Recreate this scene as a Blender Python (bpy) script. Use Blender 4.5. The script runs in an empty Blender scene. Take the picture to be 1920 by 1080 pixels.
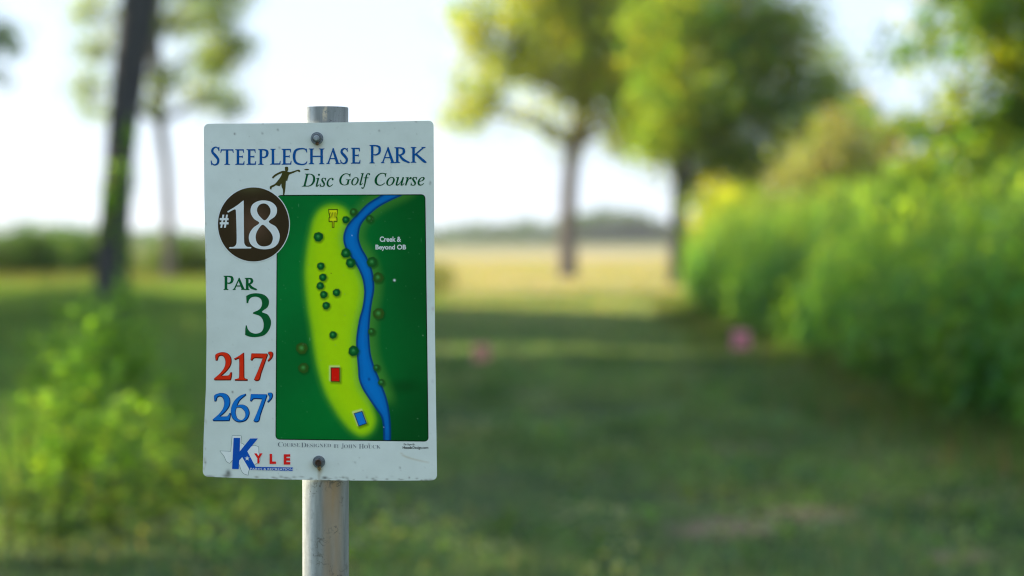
import bpy, bmesh, math, random
import numpy as np
from mathutils import Vector, Matrix

random.seed(7)
RNG = np.random.default_rng(7)
SC = bpy.context.scene
COL = SC.collection
R = math.radians

# ------------------------------------------------------------------ camera geometry
F = 85.0                       # mm on a 36 mm sensor
FP = 1920 * F / 36.0           # focal length in photo pixels
CAMZ = 1.35
PITCH = math.atan(92 / FP)     # horizon sits 92 px above the middle
HAZE = 0.00016
DS = 2.94                      # distance of the sign

def ray(px, py):
    u = (px - 960) / FP; v = (540 - py) / FP
    c, s = math.cos(PITCH), math.sin(PITCH)
    return (u, c + v * s, v * c - s)

def at(px, py, Y):             # point at world distance Y seen at that pixel
    r = ray(px, py); t = Y / r[1]
    return Vector((r[0] * t, Y, CAMZ + r[2] * t))

def groundY(py):
    r = ray(960, py)
    return -CAMZ / r[2] * r[1]

def gx(px, Y):
    return (px - 960) / FP * Y

# ------------------------------------------------------------------ object helpers
def tag(o, label=None, cat=None, group=None, kind=None):
    if label: o['label'] = label
    if cat: o['category'] = cat
    if group: o['group'] = group
    if kind: o['kind'] = kind
    return o

def empty(name, loc=(0, 0, 0), rz=0.0):
    o = bpy.data.objects.new(name, None)
    o.location = loc; o.rotation_euler = (0, 0, rz)
    o.empty_display_size = 0.2
    COL.objects.link(o)
    return o

def link(name, me, parent=None, mat=None):
    if mat is not None:
        me.materials.append(mat)
    o = bpy.data.objects.new(name, me)
    COL.objects.link(o)
    if parent is not None: o.parent = parent
    return o

def mesh_np(name, V, Fc, k, smooth=False, cols=None):
    """V (n,3), Fc (m,k) numpy -> mesh ; cols (n,3) linear colour per vertex"""
    V = np.asarray(V, dtype=np.float32); Fc = np.asarray(Fc, dtype=np.int32)
    me = bpy.data.meshes.new(name)
    me.vertices.add(len(V)); me.vertices.foreach_set('co', V.ravel())
    m = len(Fc)
    me.loops.add(m * k); me.loops.foreach_set('vertex_index', Fc.ravel())
    me.polygons.add(m)
    me.polygons.foreach_set('loop_start', np.arange(0, m * k, k, dtype=np.int32))
    me.polygons.foreach_set('loop_total', np.full(m, k, dtype=np.int32))
    me.polygons.foreach_set('use_smooth', np.full(m, smooth, dtype=bool))
    me.update(calc_edges=True)
    if cols is not None:
        a = me.attributes.new('Col', 'FLOAT_COLOR', 'POINT')
        c = np.ones((len(V), 4), dtype=np.float32); c[:, :3] = cols
        a.data.foreach_set('color', c.ravel())
    return me

# ------------------------------------------------------------------ materials
def lin(c):
    c = np.asarray(c, dtype=float) / 255.0
    return np.where(c <= 0.04045, c / 12.92, ((c + 0.055) / 1.055) ** 2.4)

WREF = lin((190, 208, 202))
def ink(c, gain=0.74):         # printed colour -> reflectance, relative to the white of the panel
    return np.clip(lin(c) / WREF * gain, 0.002, 0.85)

class NT:
    def __init__(s, name):
        s.m = bpy.data.materials.new(name); s.m.use_nodes = True
        s.t = s.m.node_tree; s.n = s.t.nodes; s.l = s.t.links
        s.b = s.n['Principled BSDF']; s.out = s.n['Material Output']
    def node(s, typ, **kw):
        n = s.n.new(typ)
        for k, v in kw.items():
            if k.startswith('i_'):
                n.inputs[int(k[2:]) if k[2:].isdigit() else k[2:].replace('_', ' ')].default_value = v
            else: setattr(n, k, v)
        return n
    def link(s, a, b): s.l.new(a, b)
    def noise(s, scale, detail=3, rough=0.5, vec=None, typ='Object'):
        n = s.node('ShaderNodeTexNoise'); n.inputs['Scale'].default_value = scale
        n.inputs['Detail'].default_value = detail; n.inputs['Roughness'].default_value = rough
        if vec is None:
            tc = s.node('ShaderNodeTexCoord'); vec = tc.outputs[typ]
        s.link(vec, n.inputs['Vector'])
        return n.outputs['Fac']
    def ramp(s, fac, stops):
        r = s.node('ShaderNodeValToRGB'); e = r.color_ramp.elements
        while len(e) < len(stops): e.new(0.5)
        for k, (p, c) in enumerate(stops):
            e[k].position = p; e[k].color = (*c, 1) if len(c) == 3 else c
        s.link(fac, r.inputs[0]); return r.outputs[0]
    def mix(s, fac, a, b, blend='MIX'):
        m = s.node('ShaderNodeMix', data_type='RGBA', blend_type=blend)
        for inp, v in ((m.inputs[0], fac), (m.inputs[6], a), (m.inputs[7], b)):
            if hasattr(v, 'links') or hasattr(v, 'is_linked'): s.link(v, inp)
            elif isinstance(v, (int, float)): inp.default_value = v
            else: inp.default_value = (*v, 1)
        return m.outputs[2]
    def bump(s, h, strength=0.3, dist=0.01):
        b = s.node('ShaderNodeBump'); b.inputs['Strength'].default_value = strength
        b.inputs['Distance'].default_value = dist
        s.link(h, b.inputs['Height']); s.link(b.outputs[0], s.b.inputs['Normal'])

def mat_print(name, col, rough=0.34):
    t = NT(name)
    f = t.noise(45, 4, 0.6)
    c = tuple(float(x) for x in col)
    c2 = tuple(min(0.9, x * 0.88 + 0.006) for x in c)
    t.link(t.ramp(f, [(0.3, c), (0.75, c2)]), t.b.inputs['Base Color'])
    t.b.inputs['Roughness'].default_value = rough
    t.b.inputs['Specular IOR Level'].default_value = 0.03
    return t.m

def mat_vcol(name, rough=0.34, spec=0.03):
    t = NT(name)
    a = t.node('ShaderNodeAttribute', attribute_name='Col')
    f = t.noise(60, 4, 0.6)
    g = t.ramp(f, [(0.3, (1, 1, 1)), (0.8, (0.93, 0.93, 0.92))])
    t.link(t.mix(1.0, a.outputs['Color'], g, 'MULTIPLY'), t.b.inputs['Base Color'])
    t.b.inputs['Roughness'].default_value = rough
    t.b.inputs['Specular IOR Level'].default_value = spec
    f2 = t.noise(14, 2, 0.5)
    t.bump(f2, 0.12, 0.002)
    return t.m

def mat_leaf(name, trans=0.5, gain=1.0, gloss=0.35, tint=1.6):
    """leaf: diffuse + light passing through, coloured by the leaf's own tint"""
    t = NT(name)
    a = t.node('ShaderNodeAttribute', attribute_name='Col')
    c = a.outputs['Color']
    t.link(c, t.b.inputs['Base Color'])
    t.b.inputs['Roughness'].default_value = 0.55
    t.b.inputs['Specular IOR Level'].default_value = gloss
    tr = t.node('ShaderNodeBsdfTranslucent')
    t.link(t.mix(1.0, c, (1.75 * gain, tint * gain, 0.5 * gain), 'MULTIPLY'), tr.inputs['Color'])
    ms = t.node('ShaderNodeMixShader'); ms.inputs[0].default_value = trans
    t.link(t.b.outputs[0], ms.inputs[1]); t.link(tr.outputs[0], ms.inputs[2])
    t.link(ms.outputs[0], t.out.inputs['Surface'])
    return t.m

def mat_bark(name, a, b, scale=3.0):
    t = NT(name)
    tc = t.node('ShaderNodeTexCoord'); mp = t.node('ShaderNodeMapping')
    mp.inputs['Scale'].default_value = (6, 6, 1)
    t.link(tc.outputs['Object'], mp.inputs[0])
    f = t.noise(scale, 6, 0.65, vec=mp.outputs[0])
    t.link(t.ramp(f, [(0.3, a), (0.7, b)]), t.b.inputs['Base Color'])
    t.b.inputs['Roughness'].default_value = 0.9
    t.bump(f, 0.9, 0.05)
    return t.m

M_LEAF = mat_leaf('leaf', 0.64, 1.9, .2, 1.45)
M_LEAF_WEED = mat_leaf('weed_leaf', 0.57, 1.7, .2)
M_LEAF_TALL = mat_leaf('tall_weed_leaf', 0.52, 1.45, .2, 1.45)
M_GRASS = mat_leaf('grass_blade', 0.45, 1.1, 0.12)
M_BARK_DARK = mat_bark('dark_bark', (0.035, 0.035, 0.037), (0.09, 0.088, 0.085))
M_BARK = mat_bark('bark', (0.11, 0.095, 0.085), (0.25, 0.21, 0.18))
M_STEM = mat_bark('green_stem', (0.07, 0.11, 0.03), (0.12, 0.17, 0.05), 8)

# ------------------------------------------------------------------ light
SUN_AZ = R(-57)               # from +Y towards -X : to the left and behind the sign
SUN_EL = R(25)
sd = Vector((math.sin(SUN_AZ) * math.cos(SUN_EL), math.cos(SUN_AZ) * math.cos(SUN_EL), math.sin(SUN_EL)))
w = bpy.data.worlds.new('World'); SC.world = w; w.use_nodes = True
wt = w.node_tree
sky = wt.nodes.new('ShaderNodeTexSky'); sky.sky_type = 'NISHITA'
sky.sun_disc = False; sky.sun_elevation = SUN_EL; sky.sun_rotation = SUN_AZ
sky.altitude = 100; sky.air_density = 1.0; sky.dust_density = 0.8; sky.ozone_density = 1.0
veil = wt.nodes.new('ShaderNodeMix'); veil.data_type = 'RGBA'    # thin high cloud over the clear sky
veil.inputs[0].default_value = 0.9; veil.inputs[7].default_value = (2.0, 2.45, 3.15, 1)
wt.links.new(sky.outputs[0], veil.inputs[6]); wt.links.new(veil.outputs[2], wt.nodes['Background'].inputs[0])
wt.nodes['Background'].inputs[1].default_value = 0.15
sl = bpy.data.lights.new('sun', 'SUN'); sl.energy = 5.0; sl.angle = R(0.5); sl.color = (1.0, 0.87, 0.66)
so = bpy.data.objects.new('sun', sl); COL.objects.link(so)
so.rotation_euler = (-sd).to_track_quat('-Z', 'Y').to_euler()

# ------------------------------------------------------------------ the ground
def ground_h(x, y):
    x = np.asarray(x, float); y = np.asarray(y, float)
    h = 0.035 * np.sin(x * 0.55 + 1.3) * np.sin(y * 0.33) + 0.02 * np.sin(x * 1.7 + y * 0.9)
    return h * np.clip((y - 3) / 6, 0, 1) * np.clip((120 - y) / 60, 0, 1)

def axis(parts):
    out = []
    for a, b, n in parts: out += list(np.linspace(a, b, n, endpoint=False))
    out.append(parts[-1][1]); return np.array(out)
xs = axis([(-2500, -200, 12), (-200, -30, 20), (-30, -5, 50), (-5, 6, 111), (6, 30, 48), (30, 200, 20), (200, 2500, 12)])
ys = axis([(-400, -10, 8), (-10, 8, 36), (8, 32, 200), (32, 90, 117), (90, 300, 20), (300, 3000, 16)])
BARE = [(1.05, 11.5, .35, .5), (1.45, 11.9, .3, .4), (2.1, 12.5, .35, .45), (2.6, 12.9, .4, .3), (1.9, 10.3, .2, .2), (3.0, 28.5, .5, 1.2), (2.75, 20.5, .35, .8), (1.5, 16, .4, .5), (2.6, 15.2, .4, .4)]
def bare_at(x, y):
    r = np.zeros_like(np.asarray(x, float))
    for a, b_, c_, d_ in BARE: r = np.maximum(r, np.exp(-(((x - a) / c_) ** 2 + ((y - b_) / d_) ** 2) * 1.2))
    return r
GX, GY = np.meshgrid(xs, ys)
GZ = ground_h(GX, GY)
V = np.stack([GX, GY, GZ], -1).reshape(-1, 3)
nx, ny = len(xs), len(ys)
I = np.arange(nx * ny).reshape(ny, nx)
Q = np.stack([I[:-1, :-1], I[:-1, 1:], I[1:, 1:], I[1:, :-1]], -1).reshape(-1, 4)
bz = bare_at(V[:, 0], V[:, 1])
me = mesh_np('ground', V, Q, 4, smooth=True, cols=np.repeat(bz[:, None], 3, 1))
t = NT('ground_turf')
tc = t.node('ShaderNodeTexCoord'); sp = t.node('ShaderNodeSeparateXYZ')
t.link(tc.outputs['Object'], sp.inputs[0])
n1 = t.noise(0.9, 5, 0.6); n2 = t.noise(9, 4, 0.6); n3 = t.noise(0.06, 3, 0.5)
turf = t.ramp(n2, [(0.3, (0.026, 0.05, 0.014)), (0.6, (0.05, 0.085, 0.024)), (0.8, (0.10, 0.11, 0.045))])
soil = t.ramp(n2, [(0.3, (0.085, 0.065, 0.045)), (0.7, (0.17, 0.125, 0.09))])
near = t.mix(t.ramp(n1, [(0.58, (0, 0, 0)), (0.70, (0.7, 0.7, 0.7))]), turf, soil)
ab = t.node('ShaderNodeAttribute', attribute_name='Col')
near = t.mix(t.ramp(ab.outputs['Fac'], [(.25, (0, 0, 0)), (.7, (.75, .75, .75))]), near, t.ramp(n2, [(.3, (.15, .10, .065)), (.7, (.26, .18, .125))]))
dry = t.ramp(n2, [(0.25, (0.19, 0.23, 0.08)), (0.7, (0.29, 0.28, 0.12))])
bare = t.ramp(n1, [(0.3, (0.36, 0.26, 0.18)), (0.7, (0.40, 0.32, 0.20))])
far = t.mix(t.ramp(n3, [(0.42, (0, 0, 0)), (0.58, (1, 1, 1))]), dry, bare)
mr = t.node('ShaderNodeMapRange'); mr.inputs[1].default_value = 36; mr.inputs[2].default_value = 50
t.link(sp.outputs[1], mr.inputs[0])
mr2 = t.node('ShaderNodeMapRange'); mr2.inputs[1].default_value = 230; mr2.inputs[2].default_value = 420
t.link(sp.outputs[1], mr2.inputs[0])
c = t.mix(mr.outputs[0], near, far)
c = t.mix(mr2.outputs[0], c, t.ramp(n2, [(0.3, (0.10, 0.13, 0.05)), (0.7, (0.16, 0.18, 0.07))]))
t.link(c, t.b.inputs['Base Color']); t.b.inputs['Roughness'].default_value = 0.95
t.b.inputs['Specular IOR Level'].default_value = 0.1
t.bump(n2, 0.5, 0.04)
g = link('ground', me, mat=t.m); tag(g, kind='structure')

# ------------------------------------------------------------------ foliage primitives
def leaf_quads(P, N, L, W, C, droop=0.0):
    """rhombic leaves: P centres, N leaf normals, L/W half sizes, C colours -> V,F,cols"""
    n = len(P)
    N = N / (np.linalg.norm(N, axis=1, keepdims=True) + 1e-9)
    rnd = RNG.normal(size=(n, 3))
    A = np.cross(N, rnd); A /= (np.linalg.norm(A, axis=1, keepdims=True) + 1e-9)
    B = np.cross(N, A)
    L = np.broadcast_to(np.asarray(L, float).reshape(-1, 1), (n, 1)); W = np.broadcast_to(np.asarray(W, float).reshape(-1, 1), (n, 1))
    V = np.stack([P - A * L, P + B * W - A * L * 0.15 - N * W * 0.25, P + A * L, P - B * W - A * L * 0.15 - N * W * 0.25], 1)
    V = V.reshape(-1, 3)
    Fc = np.arange(n * 4).reshape(n, 4)
    return V, Fc, np.repeat(C, 4, axis=0)

def tints(n, palette, var=0.22):
    pal = np.array(palette, float)
    k = RNG.integers(0, len(pal), n)
    c = pal[k] * np.exp(RNG.normal(0, var, (n, 1)))
    c[:, 0] *= np.exp(RNG.normal(0, 0.12, n))
    return np.clip(c, 0.004, 0.6)

def tube(path, radii, seg=8):
    """tapered tube following a path, as V,F (quads)"""
    P = [Vector(p) for p in path]; V = []; Fc = []
    for i, p in enumerate(P):
        d = (P[min(i + 1, len(P) - 1)] - P[max(i - 1, 0)]).normalized()
        a = d.orthogonal().normalized() if i == 0 else (a - d * a.dot(d)).normalized()
        b = d.cross(a)
        for k in range(seg):
            an = 2 * math.pi * k / seg
            V.append(p + (a * math.cos(an) + b * math.sin(an)) * radii[i])
    for i in range(len(P) - 1):
        for k in range(seg):
            k2 = (k + 1) % seg
            Fc.append((i * seg + k, i * seg + k2, (i + 1) * seg + k2, (i + 1) * seg + k))
    return np.array([tuple(v) for v in V]), np.array(Fc)

def join(parts):
    Vs, Fs, Cs = [], [], []; o = 0
    for p in parts:
        Vs.append(p[0]); Fs.append(p[1] + o); o += len(p[0])
        if len(p) > 2: Cs.append(p[2])
    return np.concatenate(Vs), np.concatenate(Fs), (np.concatenate(Cs) if Cs else None)

def grow(path, r0, r1, spread, zone, nlimb, limb_len, leaf, palette, per=120, cl=0.55, sub=5, up=0.35, seed=1, lowbias=1.0):
    """trunk path + limbs + twigs, leaves in clumps at the twigs. returns wood (V,F), leaves (V,F,C)"""
    rs = random.Random(seed)
    n = len(path); radii = [r0 + (r1 - r0) * (i / (n - 1)) ** 0.8 for i in range(n)]
    radii[0] *= 1.25
    wood = [tube(path, radii, 10)]
    tips = []
    P = [Vector(p) for p in path]
    def on(t):
        f = t * (n - 1); i = min(int(f), n - 2); return P[i].lerp(P[i + 1], f - i), radii[i]
    for k in range(nlimb):
        t = zone[0] + (zone[1] - zone[0]) * (k + rs.random() * 0.6) / nlimb
        b, rr = on(min(t, 1))
        az = k * 2.4 + rs.uniform(-0.5, 0.5)
        e = rs.uniform(up - 0.25, up + 0.35) + 0.5 * (t - zone[0])
        Lg = limb_len * (1 - 0.45 * max(0, (t - zone[0]) / (zone[1] - zone[0]))) * rs.uniform(0.7, 1.15)
        d = Vector((math.cos(az) * math.cos(e), math.sin(az) * math.cos(e), math.sin(e)))
        d.x *= spread; d.y *= spread
        pts = [b]; q = b.copy(); dd = d.copy()
        for s in range(5):
            dd = (dd + Vector((rs.uniform(-.25, .25), rs.uniform(-.25, .25), rs.uniform(-.18, .2)))).normalized()
            q = q + dd * Lg / 5; pts.append(q.copy())
        lr = rr * rs.uniform(0.35, 0.5)
        wood.append(tube(pts, [lr * (1 - 0.17 * i) for i in range(6)], 6))
        for s in range(sub):
            i = rs.randint(1, 5); o = pts[i]
            sdv = Vector((rs.uniform(-1, 1), rs.uniform(-1, 1), rs.uniform(-0.5, 0.8))).normalized()
            Ls = Lg * rs.uniform(0.15, 0.38)
            mid = o + sdv * Ls * 0.5 + Vector((0, 0, rs.uniform(-.05, .1) * Ls)); end = o + sdv * Ls
            wood.append(tube([o, mid, end], [lr * 0.3, lr * 0.2, lr * 0.08], 5))
            tips.append(end); 
            if rs.random() < 0.6: tips.append(mid)
        tips.append(pts[-1])
    tips = np.array([tuple(v) for v in tips])
    m = len(tips)
    sz = cl * np.exp(RNG.normal(0, 0.25, m))
    idx = np.repeat(np.arange(m), np.maximum(8, (per * (sz / cl) ** 2)).astype(int))
    off = RNG.normal(size=(len(idx), 3)); off /= np.linalg.norm(off, axis=1, keepdims=True)
    off *= (RNG.random((len(idx), 1)) ** 0.45) * sz[idx][:, None] * np.array([1, 1, 0.7])
    LP = tips[idx] + off
    Nn = RNG.normal(size=LP.shape) * 0.8 + np.array([0, 0, 0.9]) + off * 0.6
    base = tints(m, palette, 0.2)[idx] * np.exp(RNG.normal(0, 0.18, (len(idx), 1)))
    s = leaf * np.exp(RNG.normal(0, 0.2, len(idx)))
    lv = leaf_quads(LP, Nn, s, s * 0.62, np.clip(base, 0.004, 0.6))
    wv = join(wood)
    return (wv[0], wv[1]), lv

def blob_tree(Y, trunk, rad, blobs, leaf, palette, per=70, seed=1, clump=.42, dens=1.0):
    """trunk and crown of a real tree at distance Y: blobs are lobes of the crown (px, py, radius in px, density),
    spread in depth as wide as they are across; limbs run from the trunk into each lobe"""
    rs = random.Random(seed); k = Y / FP
    b = at(trunk[0][0], trunk[0][1], Y); b.z = -0.05
    P = [at(px, py, Y + rs.uniform(-.15, .15)) - b for px, py in trunk]; P[0].z = 0
    wood = [tube(P, rad, 12)]; tips = []; tp_s = []
    cx = sum(q[0] for q in blobs) / len(blobs)
    for (px, py, rp, dn) in blobs:
        r = rp * k; dep = rs.uniform(-1, 1) * 1.4
        c = at(px, py, Y) - b; c.y += dep
        # limb from the trunk, starting lower than the lobe
        cand = [(i, q) for i, q in enumerate(P) if q.z < c.z - .15 * abs(c.x - q.x) and i > 1] or [(2, P[2])]
        i0, q0 = max(cand, key=lambda z: z[1].z)
        m1 = q0.lerp(c, .45) + Vector((rs.uniform(-.2, .2), rs.uniform(-.3, .3), .12 * (c - q0).length)); lr = rad[i0] * .42
        wood.append(tube([q0, m1, c], [lr, lr * .6, lr * .25], 6))
        n = max(5, int(dens * dn * (r / clump) ** 2 * 9))
        for _ in range(n):
            v = Vector((rs.gauss(0, 1), rs.gauss(0, 1), rs.gauss(0, 1))).normalized() * (rs.random() ** .42) * r
            v.z *= .85; v.y *= 1.25; tips.append(c + v)
            if rs.random() < .35: wood.append(tube([c, c + v * .55 + Vector((0, 0, -.08 * r)), c + v], [lr * .22, lr * .14, lr * .05], 4))
    tips = np.array([tuple(v) for v in tips]); m = len(tips)
    sz = clump * np.exp(RNG.normal(0, .3, m))
    idx = np.repeat(np.arange(m), np.maximum(6, (per * (sz / clump) ** 2)).astype(int))
    off = RNG.normal(size=(len(idx), 3)); off /= np.linalg.norm(off, axis=1, keepdims=True)
    off *= (RNG.random((len(idx), 1)) ** .6 * 1.25) * sz[idx][:, None] * np.array([1, 1, .75])
    LP = tips[idx] + off
    col = np.clip(tints(m, palette, .16)[idx] * np.exp(RNG.normal(0, .16, (len(idx), 1))), .004, .6)
    s = leaf * np.exp(RNG.normal(0, .2, len(idx)))
    lv = leaf_quads(LP, RNG.normal(size=LP.shape) * .8 + [0, 0, .8] + off * .5, s, s * .62, col)
    w_ = join(wood)
    return b, (w_[0], w_[1]), lv

def make_tree(name, loc, label, cat, group, wood, lv, bark, leafm, crown_name='crown'):
    e = empty(name, loc); tag(e, label, cat, group)
    link('trunk', mesh_np('trunk', wood[0], wood[1], 4, smooth=True), e, bark)
    link(crown_name, mesh_np('crown', lv[0], lv[1], 4, cols=lv[2]), e, leafm)
    return e

def copy_thing(src, loc, rz=0, sc=1.0, label=None):
    r = src.copy(); COL.objects.link(r); r.location = loc; r.rotation_euler = (0, 0, rz)
    r.scale = (sc, sc, sc) if isinstance(sc, (int, float)) else sc
    if label: r['label'] = label
    for ch in src.children:
        c = ch.copy(); COL.objects.link(c); c.parent = r
        c.matrix_parent_inverse = ch.matrix_parent_inverse
    return r

PAL_OAK = [(0.135, 0.20, 0.024), (0.165, 0.22, 0.024), (0.20, 0.24, 0.026), (0.105, 0.18, 0.03)]
PAL_DARK = [(0.045, 0.125, 0.035), (0.06, 0.14, 0.032), (0.085, 0.155, 0.028), (0.12, 0.18, 0.022)]
PAL_BLUE = [(0.065, 0.13, 0.075), (0.08, 0.14, 0.075), (0.10, 0.16, 0.06), (0.13, 0.18, 0.03)]
PAL_YEL = [(0.16, 0.20, 0.015), (0.13, 0.19, 0.016), (0.19, 0.21, 0.02)]
PAL_TAN = [(0.12, 0.12, 0.075), (0.10, 0.125, 0.06), (0.13, 0.13, 0.09), (0.08, 0.12, 0.05)]
PAL_HEDGE = [(0.02, 0.055, 0.025), (0.03, 0.07, 0.028), (0.045, 0.085, 0.03)]
PAL_WEED = [(0.10, 0.23, 0.03), (0.14, 0.27, 0.03), (0.16, 0.28, 0.035), (0.08, 0.19, 0.03)]

def rel(pts, base):
    b = Vector(base); return [tuple(Vector(p) - b) for p in pts]

# --- near dark trunk, left
Y = 33.5; b = at(205, 632, Y); b.z = -0.05
pth = [(205, 640), (207, 560), (213, 450), (222, 320), (232, 220), (245, 120), (260, 10), (275, -120), (285, -260), (290, -420), (300, -600), (310, -900)]
pts = [at(px, py, Y) for px, py in pth]; pts[0].z = -0.05
wood, lv = grow(rel(pts, b), 0.20, 0.08, 1.0, (0.6, 1.0), 8, 2.6, 0.075, PAL_OAK, per=130, cl=0.55, sub=5, seed=3)
# the trunk keeps its thickness until it leaves the picture
rad = [0.31, 0.25, 0.225, 0.205, 0.215, 0.245, 0.255, 0.235, 0.2, 0.16, 0.11, 0.06]
tw = tube(rel(pts, b), rad, 14)
sp_ = []                       # leafy sprouts on the trunk
for px, py, r_, n_ in [(236, 330, .16, 60), (206, 400, .2, 90), (210, 370, .15, 60), (243, 250, .12, 40), (232, 480, .2, 50), (240, 560, .16, 30)]:
    p = np.array(at(px, py, Y - 0.25)) - np.array(b)
    P = p + RNG.normal(size=(n_, 3)) * r_ * np.array([.5, .5, 1])
    sp_.append(leaf_quads(P, RNG.normal(size=P.shape) + [0, 0, .5], 0.045, 0.03, tints(n_, PAL_WEED)))
j = join([lv] + sp_); w2 = join([wood, tw])
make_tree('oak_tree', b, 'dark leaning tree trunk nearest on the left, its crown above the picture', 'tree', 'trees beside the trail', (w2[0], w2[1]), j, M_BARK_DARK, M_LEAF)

# --- thinner tree behind it, whose crown shows
b, wood, lv = blob_tree(62, [(318, 545), (316, 420), (312, 320), (300, 230), (293, 150), (290, 60), (300, -40), (310, -140)], [.17, .14, .13, .15, .17, .14, .1, .05],
    [(160, 20, 42, .7), (185, 90, 42, .8), (172, 165, 36, .9), (158, 205, 20, .8), (320, 40, 45, .8), (390, 25, 52, .9), (440, 85, 46, 1), (380, 110, 50, 1), (335, 150, 34, .9), (400, 180, 42, .9), (440, 205, 32, .8), (296, 195, 24, .7),
     (250, 50, 50, .6), (250, 150, 36, .6), (350, -70, 80, .8), (200, -60, 75, .7), (420, -40, 70, .8), (280, -130, 90, .8), (215, 212, 24, .7)],
    .065, PAL_BLUE, per=14, seed=11, clump=.36, dens=1.6)
make_tree('pecan_tree', b, 'slim sparse tree behind the dark trunk, sky showing through its bluish crown', 'tree', 'trees beside the trail', wood, lv, M_BARK, M_LEAF)
b, wood, lv = blob_tree(44, [(-260, 590), (-262, 420), (-255, 250), (-250, 60), (-255, -140), (-250, -300)], [.2, .17, .16, .14, .1, .05],
    [(-5, 140, 30, .8), (35, 92, 24, .6), (5, 65, 22, .5), (-60, 90, 60, .9), (-120, 40, 90, 1), (-220, 20, 110, 1), (-330, 60, 100, 1), (-260, -120, 140, 1), (-120, -100, 100, 1), (-380, -60, 110, 1), (-20, -90, 60, .7)],
    .05, PAL_BLUE, per=34, seed=12, clump=.26, dens=.6)
make_tree('pecan_tree', b, 'tree beyond the left edge, only a twig of leaves reaching into the picture', 'tree', 'trees beside the trail', wood, lv, M_BARK, M_LEAF)

# --- centre tree
b, wood, lv = blob_tree(84, [(1064, 527), (1064, 430), (1067, 350), (1075, 280), (1090, 190), (1100, 90), (1105, -20), (1110, -150), (1115, -300)], [.36, .30, .28, .27, .24, .2, .16, .1, .05],
    [(1000, 5, 75, 1), (1090, 30, 90, 1.1), (1190, 30, 90, 1.1), (915, 15, 45, .6), (950, 130, 52, .9), (872, 208, 40, .9), (905, 185, 40, 1), (1005, 110, 60, 1), (1000, 215, 36, .6), (1070, 265, 40, .5), (1140, 150, 80, 1.1), (1175, 250, 58, 1), (1070, 170, 55, .6),
     (1100, -90, 120, 1), (980, -90, 90, 1), (1220, -90, 110, 1), (1230, 130, 70, 1), (1120, -220, 120, 1), (1070, 100, 70, .9), (1200, 190, 60, 1), (880, 40, 40, .6), (900, 100, 40, .7), (1120, 210, 45, .6), (1235, 240, 50, .9), (960, 60, 50, .8), (1200, 110, 75, 1), (1215, 60, 70, 1), (860, 150, 34, .5), (890, 60, 45, .7)],
    .115, PAL_OAK, per=15, seed=21, clump=.62, dens=1.75)
make_tree('oak_tree', b, 'tall spreading tree in the field straight up the trail, bare trunk against the sky', 'tree', 'trees beside the trail', wood, lv, M_BARK, M_LEAF)
# --- its right neighbour, denser and darker
b, wood, lv = blob_tree(70, [(1268, 535), (1270, 430), (1273, 350), (1290, 280), (1320, 190), (1350, 90), (1365, -20), (1370, -120)], [.27, .22, .21, .2, .17, .14, .1, .05],
    [(1270, 50, 100, 1), (1360, 50, 100, 1.2), (1440, 90, 85, 1.1), (1330, 180, 115, 1.2), (1450, 190, 85, 1.1), (1535, 150, 55, .8), (1255, 215, 80, 1), (1245, 285, 52, 1), (1345, 290, 75, 1.1), (1300, 345, 40, .8), (1430, 290, 66, 1), (1578, 105, 30, .6), (1480, 30, 55, .8),
     (1310, -60, 110, 1), (1410, -60, 90, 1), (1510, 240, 60, .9), (1350, -160, 100, 1), (1225, 150, 60, 1), (1400, 350, 60, .9), (1480, 320, 60, .9), (1560, 200, 45, .8), (1500, 130, 60, .9), (1350, 370, 50, .8)],
    .095, PAL_DARK + [(0.15, .19, .014)], per=17, seed=33, clump=.55, dens=1.55)
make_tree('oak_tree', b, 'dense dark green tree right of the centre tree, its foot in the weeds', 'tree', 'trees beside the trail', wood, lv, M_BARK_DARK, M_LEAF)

# --- trees at the right edge
b, wood, lv = blob_tree(57, [(1668, 540), (1665, 430), (1660, 330), (1650, 250), (1640, 190)], [.09, .075, .07, .05, .03],
    [(1615, 205, 32, .8), (1655, 255, 46, .9), (1570, 250, 45, .8), (1690, 330, 55, 1), (1600, 330, 55, 1), (1690, 230, 30, .6), (1640, 400, 60, 1)],
    .06, PAL_DARK + [(0.12, .11, .03)], per=36, seed=41, clump=.3, dens=.8)
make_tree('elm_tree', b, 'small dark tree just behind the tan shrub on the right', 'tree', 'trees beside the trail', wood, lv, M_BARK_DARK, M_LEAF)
b, wood, lv = blob_tree(30, [(2010, 600), (2005, 450), (2000, 300), (1990, 150), (1985, 0), (1985, -120)], [.16, .14, .13, .11, .08, .04],
    [(1905, 20, 70, 1), (1830, 40, 58, 1), (1755, 45, 45, .7), (1850, 125, 66, 1), (1905, 190, 80, 1.1), (1775, 165, 38, .6), (1830, 235, 55, 1), (1905, 300, 85, 1.1), (1795, 300, 46, .9), (1850, 385, 76, 1), (1765, 385, 40, .8), (1920, 450, 80, 1.1),
     (1790, 450, 50, 1), (1715, 440, 34, .8), (1850, 500, 60, 1), (1740, 250, 26, .6), (1725, 330, 40, .8), (1700, 390, 40, .8), (1745, 110, 34, .6), (2000, 80, 110, 1), (2010, 280, 120, 1), (2030, 440, 110, 1), (1860, -70, 90, 1), (1990, -100, 110, 1), (1740, -30, 50, .8), (1700, 95, 24, .4)],
    .058, PAL_DARK + [(.15, .20, .014)], per=24, seed=44, clump=.30, dens=1.6)
make_tree('elm_tree', b, 'dark leafy tree filling the right edge, branches down to the weeds', 'tree', 'trees beside the trail', wood, lv, M_BARK_DARK, M_LEAF)

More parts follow.
